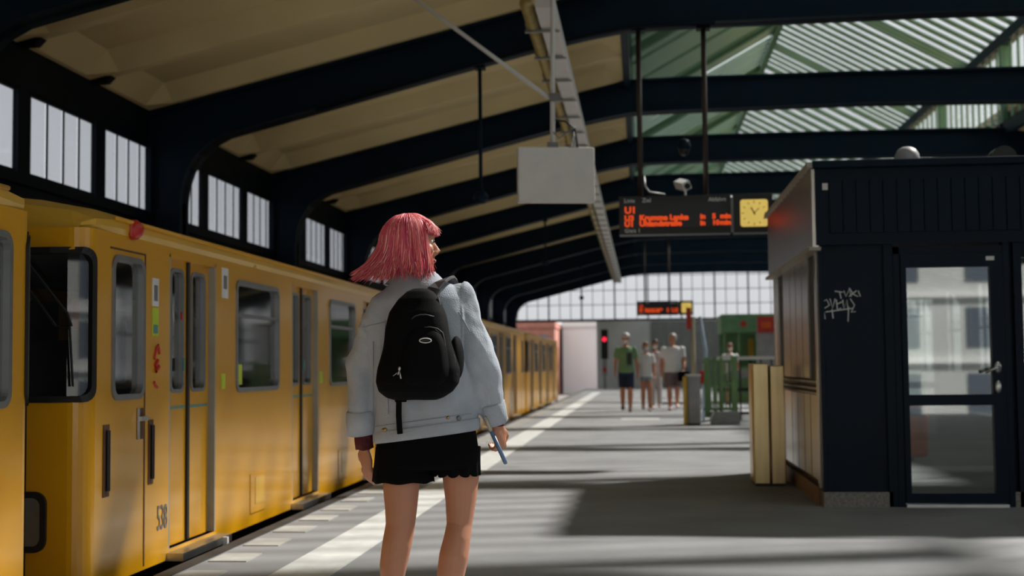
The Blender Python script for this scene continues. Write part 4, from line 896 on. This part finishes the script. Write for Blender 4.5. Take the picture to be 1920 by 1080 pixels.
# jacket
jk = MB()
tors = ((776, 515, 40, .060), (780, 528, 48, .072), (790, 542, 68, .088), (790, 562, 90, .106), (785, 600, 104, .122), (788, 660, 103, .130), (792, 720, 100, .130), (796, 765, 98, .136), (798, 800, 98, .138), (799, 814, 96, .132))
for_t = []
for i, (x, y, r, ry) in enumerate(tors):
    tl = max(0, (y-600)/210)*.125; for_t.append(ering(L_(W(x, y, .01)), r*PXM, ry, 40, tl, 2.4))
jk.loft(for_t)
chain(jk, [L_(W(716, 594, .01)), L_(W(699, 630, -.005)), L_(W(686, 680, -.02)), L_(W(680, 740, -.02)), L_(W(678, 785, -.005))], [.060, .064, .063, .057, .052], 18)
chain(jk, [L_(W(862, 562, .01)), L_(W(880, 610, -.005)), L_(W(897, 670, -.025)), L_(W(909, 725, -.01)), L_(W(920, 765, .03))], [.060, .064, .067, .058, .048], 18)
jm = remesh(jk, .006, 4)
def folds(c):
    f1 = noise.noise(Vector((c.x*7+c.z*5, c.y*7, c.z*3+5))); f2 = noise.noise(Vector((c.x*17-c.z*9, c.y*12, c.z*12)))
    arm = 1.0 if (c.x < -.155 or c.x > .145) else .55
    f3 = noise.noise(Vector((c.x*9, c.y*9, c.z*26+c.x*20)))
    f1 = math.copysign(abs(f1)**.8, f1); f4 = 1-abs(noise.noise(Vector((c.x*11+c.z*3, c.y*4, c.z*2.2+9))))*3; return (max(-.8, f4)*.010+f1*.018+f2*.006+(f3*.005*min(1, (abs(c.x)-.14)*12) if arm > .9 else 0))*arm*(1 if c.z > .96 or abs(c.x) > .2 else max(0, (c.z-.84)/.12))
displace(jm, folds); link('denim_jacket', jm, 'denim_pale', wom); jacket = wom.children[-1]
bvh = BVHTree.FromPolygons([v.co.copy() for v in jm.vertices], [tuple(p.vertices) for p in jm.polygons])
def onback(x, y, lift=.002):
    o = L_(CAM0); d = ray(x, y).normalized(); h = bvh.ray_cast(o, d)
    return (h[0]-d*lift) if h[0] is not None else L_(W(x, y, -.13))
def seam(pts, r=.0022, m='denim_seam'): MB().tube([onback(x, y) for x, y in pts], r, 5).build('seam', m, jacket)
seam([(678+6*i, 612-(4 if i < 2 else 4+min(i, 8))+abs(i-16)*.35) for i in range(0, 12)]); seam([(860+4*i, 585+7*i) for i in range(0, 6)])
seam([(704+10*i, 800-1.35*i) for i in range(0, 19)]); seam([(700, 640+16*i) for i in range(0, 10)]); seam([(722+.6*i, 600+16*i) for i in range(0, 12)])
wb = MB()   # waistband, collar and rolled cuffs
wb.loft([ering(L_(W(799, y, .01)), r*PXM, ry, 40, .125, 2.4) for y, r, ry in ((797, 98.5, .144), (801, 100, .147), (812, 99.5, .146), (819, 97, .142), (819, 90, .12))], cap=False); wb.build('waistband', 'denim_pale', jacket, smooth=True)
wb = MB(); wb.loft([ering(L_(W(x, y, .012)), r*PXM, ry, 32, 0) for x, y, r, ry in ((776, 532, 56, .075), (776, 522, 46, .068), (776, 510, 40, .062), (776, 512, 34, .054))], cap=False); wb.build('collar', 'denim_pale', jacket, smooth=True)
def cuff(a, b, r0, r1):
    mb = MB(); d = (b-a); pts = [a-d*.06, a, a+d*.5, b, b+d*.04, b-d*.1]; mb.tube(pts, [r0*.92, r0, (r0+r1)/2*1.05, r1, r1*.9, r1*.75], 22); me = mb.mesh('cuff', True)
    displace(me, lambda c: noise.noise(c*28)*.008)
    link('rolled_cuff', me, 'denim_pale', jacket)
cuff(L_(W(677, 772, -.01)), L_(W(680, 812, .0)), .059, .062); cuff(L_(W(921, 758, .03)), L_(W(929, 792, .05)), .050, .048)
for x, y, r, m in ((840, 783, .007, 'brass'), (860, 784, .010, 'grey_metal'), (722, 806, .008, 'brass'), (713, 810, .007, 'brass')):
    p = onback(x, y, .004) if x > 720 else onback(x+6, y-4, .004); MB().ell(p, (r, .005, r)).build('button', m, jacket, smooth=True)
# wrist bands
cfb = MB(); cfb.tube([L_(W(681, 812, .005)), L_(W(681, 826, .01)), L_(W(682, 841, .015))], [.037, .038, .035], 20); me = cfb.mesh('wrist_band', True)
displace(me, lambda c: noise.noise(c*60)*.006)
link('wrist_band', me, 'red_band', wom)
for x, y, m in ((931, 786, 'red_band'), (930, 791, 'black_cloth'), (929, 797, 'red_band')): MB().tube([L_(W(x, y-1.5, .055)), L_(W(x, y+1.5, .056))], .0315, 18).build('bracelet', m, wom, smooth=True)
# hair -----------------------------------------------------------------
HC = L_(hcen)+Vector((-.012, 0, .022))
def hair_pt(phi, t, lift=0.0, jit=0.0, end=0.0):
    """phi: 0 = face direction, pi = back of the head; t: 0 crown .. 1 tips"""
    c, s = math.cos(phi), math.sin(phi); a, b, hh = .098+lift, .086+lift, .100+lift
    back = .5-.5*c
    if t < .5:
        th = t/.5*PI/2; r = math.sin(th)**.85*(1+.10*back*math.sin(th)**4); z = hh*math.cos(th); fa = 1.0
        x, y = r*b*s, r*a*c
    else:
        u = (t-.5)/.5; drop = (.146+end+.012*back)*u; fl = u**1.35*(.016+.078*back**1.5)+u*.010
        x, y = s*(b+fl*.8)*(1+.1*back), c*(a+fl)*(1+.1*back); z = -drop+.030*back**2*u**3
        if c > .2: y *= 1-.12*u
    p = HRW@Vector((x, y, z)); return HC+p+Vector((jit*.6, jit, 0))
def allowed(phi): return abs((phi+PI) % (2*PI)-PI) > .80
rows = []; cap_ = MB(); NPH = 60
for j in range(15):
    t = j/14*.93; rows.append([hair_pt(phi if allowed(phi) else math.copysign(.80, (phi+PI) % (2*PI)-PI), t, -.004) if t > .36 else hair_pt(phi, t, -.004) for phi in (2*PI*k/NPH for k in range(NPH))])
link_m = cap_.loft(rows, cap=False)
hair = MB(); rnd = random.Random(3)
for i in range(2600):
    phi = rnd.uniform(-PI, PI); fringe = abs(phi) < .80
    tend = rnd.uniform(.40, .47) if fringe else rnd.uniform(.90, 1.03); t0 = rnd.uniform(.02, .16) if rnd.random() < .7 else rnd.uniform(.1, .4)
    lift = rnd.uniform(-.002, .010); dphi = rnd.uniform(-.16, .16); ph2 = rnd.uniform(0, 6.3); wav = rnd.uniform(0, .007); ex = rnd.uniform(-.02, .022)
    stray = rnd.random() < .05
    pts = []
    for k in range(10):
        u = k/9; t = t0+(tend-t0)*u
        lf = lift+(.014*u*u if stray else 0)+(.03*max(0, u-.5) if fringe else 0)
        p = hair_pt(phi+dphi*u*u+.05*math.sin(ph2+u*5)*u, t, lf, 0, ex); p += Vector((math.sin(ph2+u*7), math.cos(ph2*2+u*6), .3*math.sin(u*8+ph2)))*wav*u
        pts.append(p)
    r0 = rnd.uniform(.0016, .0034)*(.5 if stray else 1)
    hair.tube(pts, [r0*q for q in (.5, .9, 1, 1, 1, 1, .95, .85, .6, .15)], 4, cap=False)
hr = link('hair', hair.mesh('hair', True), 'hair_pink', wom)
mat('hair_under', s2l(150, 36, 56), .5, var=.2, scale=30); link('hair_base', link_m.mesh('hair_base', True), 'hair_under', hr)
# backpack ----------------------------------------------------------------
bpk = thing('backpack', 'black rounded backpack with oval badge slung over one denim shoulder', 'backpack', base)
SL = ((547, 800, 14, .05), (552, 800, 25, .075), (565, 799, 38, .10), (590, 797, 49, .135), (620, 797, 57, .155), (660, 800, 66, .17), (690, 801, 73, .178), (715, 800, 74, .175), (732, 797, 66, .16), (743, 795, 52, .13), (748, 795, 36, .10))
def pack_ring(y, x, r, dep, n=36):
    c = L_(W(x, y)); out = []
    for k in range(n):
        q = 2*PI*k/n; cx, sy = math.cos(q), math.sin(q); X = r*PXM*math.copysign(abs(cx)**.72, cx); Yv = math.copysign(abs(sy)**.72, sy)
        yb = -.118-(dep*.5)+Yv*dep*.5*1.0
        out.append((c.x+X, yb-.004, c.z+.10*X*(-.25)))
    return out
pkm = MB().loft([pack_ring(*s) for s in SL]); pm_ = remesh(pkm, .006, 4)
displace(pm_, lambda c: noise.noise(Vector((c.x*9, c.y*7, c.z*9+2)))*.009)
main = link('pack_body', pm_, 'pack_black', bpk)
bvp = BVHTree.FromPolygons([v.co.copy() for v in pm_.vertices], [tuple(p.vertices) for p in pm_.polygons])
def onpack(x, y, lift=.002):
    o = L_(CAM0); d = ray(x, y).normalized(); h = bvp.ray_cast(o, d); return (h[0]-d*lift) if h[0] is not None else L_(W(x, y, -.2))
def arc_on(pts, r, m, name='piping', lift=.002): MB().tube([onpack(x, y, lift) for x, y in pts], r, 6).build(name, m, bpk, smooth=True)
pk = MB(); rows = []   # front pocket, a raised panel
for j in range(12):
    y = 617+j*9.6; hw = (20, 32, 37, 40, 42, 43, 44, 45, 45, 44, 40, 30)[j]; row = []
    for k in range(14):
        u = -1+2*k/13; edge = min(1, (1-abs(u))*4)*min(1, (j+.3)/2)*min(1, (11.3-j)/1.5); row.append(onpack(797+u*hw, y, .003+.020*max(0, edge)))
    rows.append(row)
pk.add([p for r_ in rows for p in r_], [(j*14+k, j*14+k+1, (j+1)*14+k+1, (j+1)*14+k) for j in range(11) for k in range(13)]); pk.build('front_pocket', 'pack_black', bpk, smooth=True)
arc_on([(772, 598), (778, 593), (788, 590), (800, 590), (814, 594)], .0022, 'pack_trim'); arc_on([(795, 614), (806, 613), (820, 616), (830, 624), (834, 640), (835, 662), (834, 690)], .0022, 'pack_trim', lift=.006)
arc_on([(836, 562), (843, 590), (851, 630), (860, 670), (863, 712)], .0028, 'strap_grey'); arc_on([(829, 563), (836, 590), (844, 625), (852, 668), (857, 705)], .0020, 'pack_trim')
b0 = [onpack(797.5+11*math.cos(q), 638.5+4.2*math.sin(q)-.0*q, .024) for q in (2*PI*k/24 for k in range(25))]
MB().tube(b0, .0022, 6).build('badge', 'sticker_white', bpk, smooth=True)
bi = bpk.children[-1]; MB().tube([onpack(790.5, 639, .024), onpack(804.5, 638, .024)], .0024, 5).build('badge_lettering', 'pack_trim', bi)
zp = MB(); zp.ell(onpack(749, 691, .01), (.006, .004, .008)); zp.tube([onpack(749, 693, .008), onpack(746, 703, .012)], .003, 6); zp.tube([onpack(749, 695, .008), onpack(752, 710, .012)], .0035, 6); zp.tube([onpack(745, 699, .006), onpack(737, 705, .006)], .002, 5); zp.build('zip_pull', 'aluminium', bpk, smooth=True)
MB().tube([onpack(767, 681, .006), onpack(766, 687, .008)], .003, 6).build('zip_tag', 'brass', bpk); MB().tube([onpack(766, 687, .006), onpack(762, 700, .007)], .0018, 5).build('zip_cord', 'pack_trim', bpk)
# side pocket, shoulder strap and dangling strap
MB().ell(L_(W(866, 672, -.15)), (.028, .06, .085), None, 16, 10).build('side_pocket', 'pack_black', bpk, smooth=True)
def strap(pts, wd, th, name, m):
    mb = MB(); rings = []
    for i, p in enumerate(pts):
        t = (Vector(pts[min(i+1, len(pts)-1)])-Vector(pts[max(i-1, 0)])).normalized(); a = Vector(wd if not callable(wd) else wd(i)); a = (a-t*a.dot(t)).normalized(); nn = t.cross(a); hw = .5
        p = Vector(p); s1 = strap.w
        rings.append([p+a*s1+nn*th, p+a*s1-nn*th, p-a*s1-nn*th, p-a*s1+nn*th])
    return mb.loft(rings).build(name, m, bpk, smooth=False, bevel=.002)
strap.w = .026
strap([L_(W(814, 560, -.155)), L_(W(824, 545, -.135)), L_(W(833, 533, -.105)), L_(W(839, 526, -.06)), L_(W(841, 523, .0)), L_(W(842, 527, .06)), L_(W(845, 545, .115)), L_(W(850, 590, .145)), L_(W(856, 650, .155)), L_(W(858, 685, .12))], (1, .1, .35), .006, 'shoulder_strap', 'strap_grey')
strap.w = .011
strap([L_(W(765, 738, -.17)), L_(W(762, 752, -.165)), L_(W(761, 775, -.155)), L_(W(762, 800, -.15)), L_(W(763, 810, -.15))], (1, 0, 0), .003, 'loose_strap', 'pack_black')
MB().box(-.022, .022, -.008, .008, -.016, .016).build('strap_buckle', 'pack_black', bpk, bevel=.003, loc=L_(W(766, 744, -.17)))
# stick in the hand
pn = thing('blue_stick', 'slim blue pen-like stick held in the hand of the person in denim', 'stick', base)
a_, b_ = L_(W(909, 782, .0)), L_(W(947, 871, .035)); d_ = b_-a_
MB().tube([a_+d_*.30, a_+d_*.97, b_], [.0085, .0085, .006], 10, up=(0, 1, 0)).build('barrel', 'phone_blue', pn, smooth=True); MB().tube([a_, a_+d_*.30], [.006, .0075], 10).build('tip', 'post_cream', pn, smooth=True)
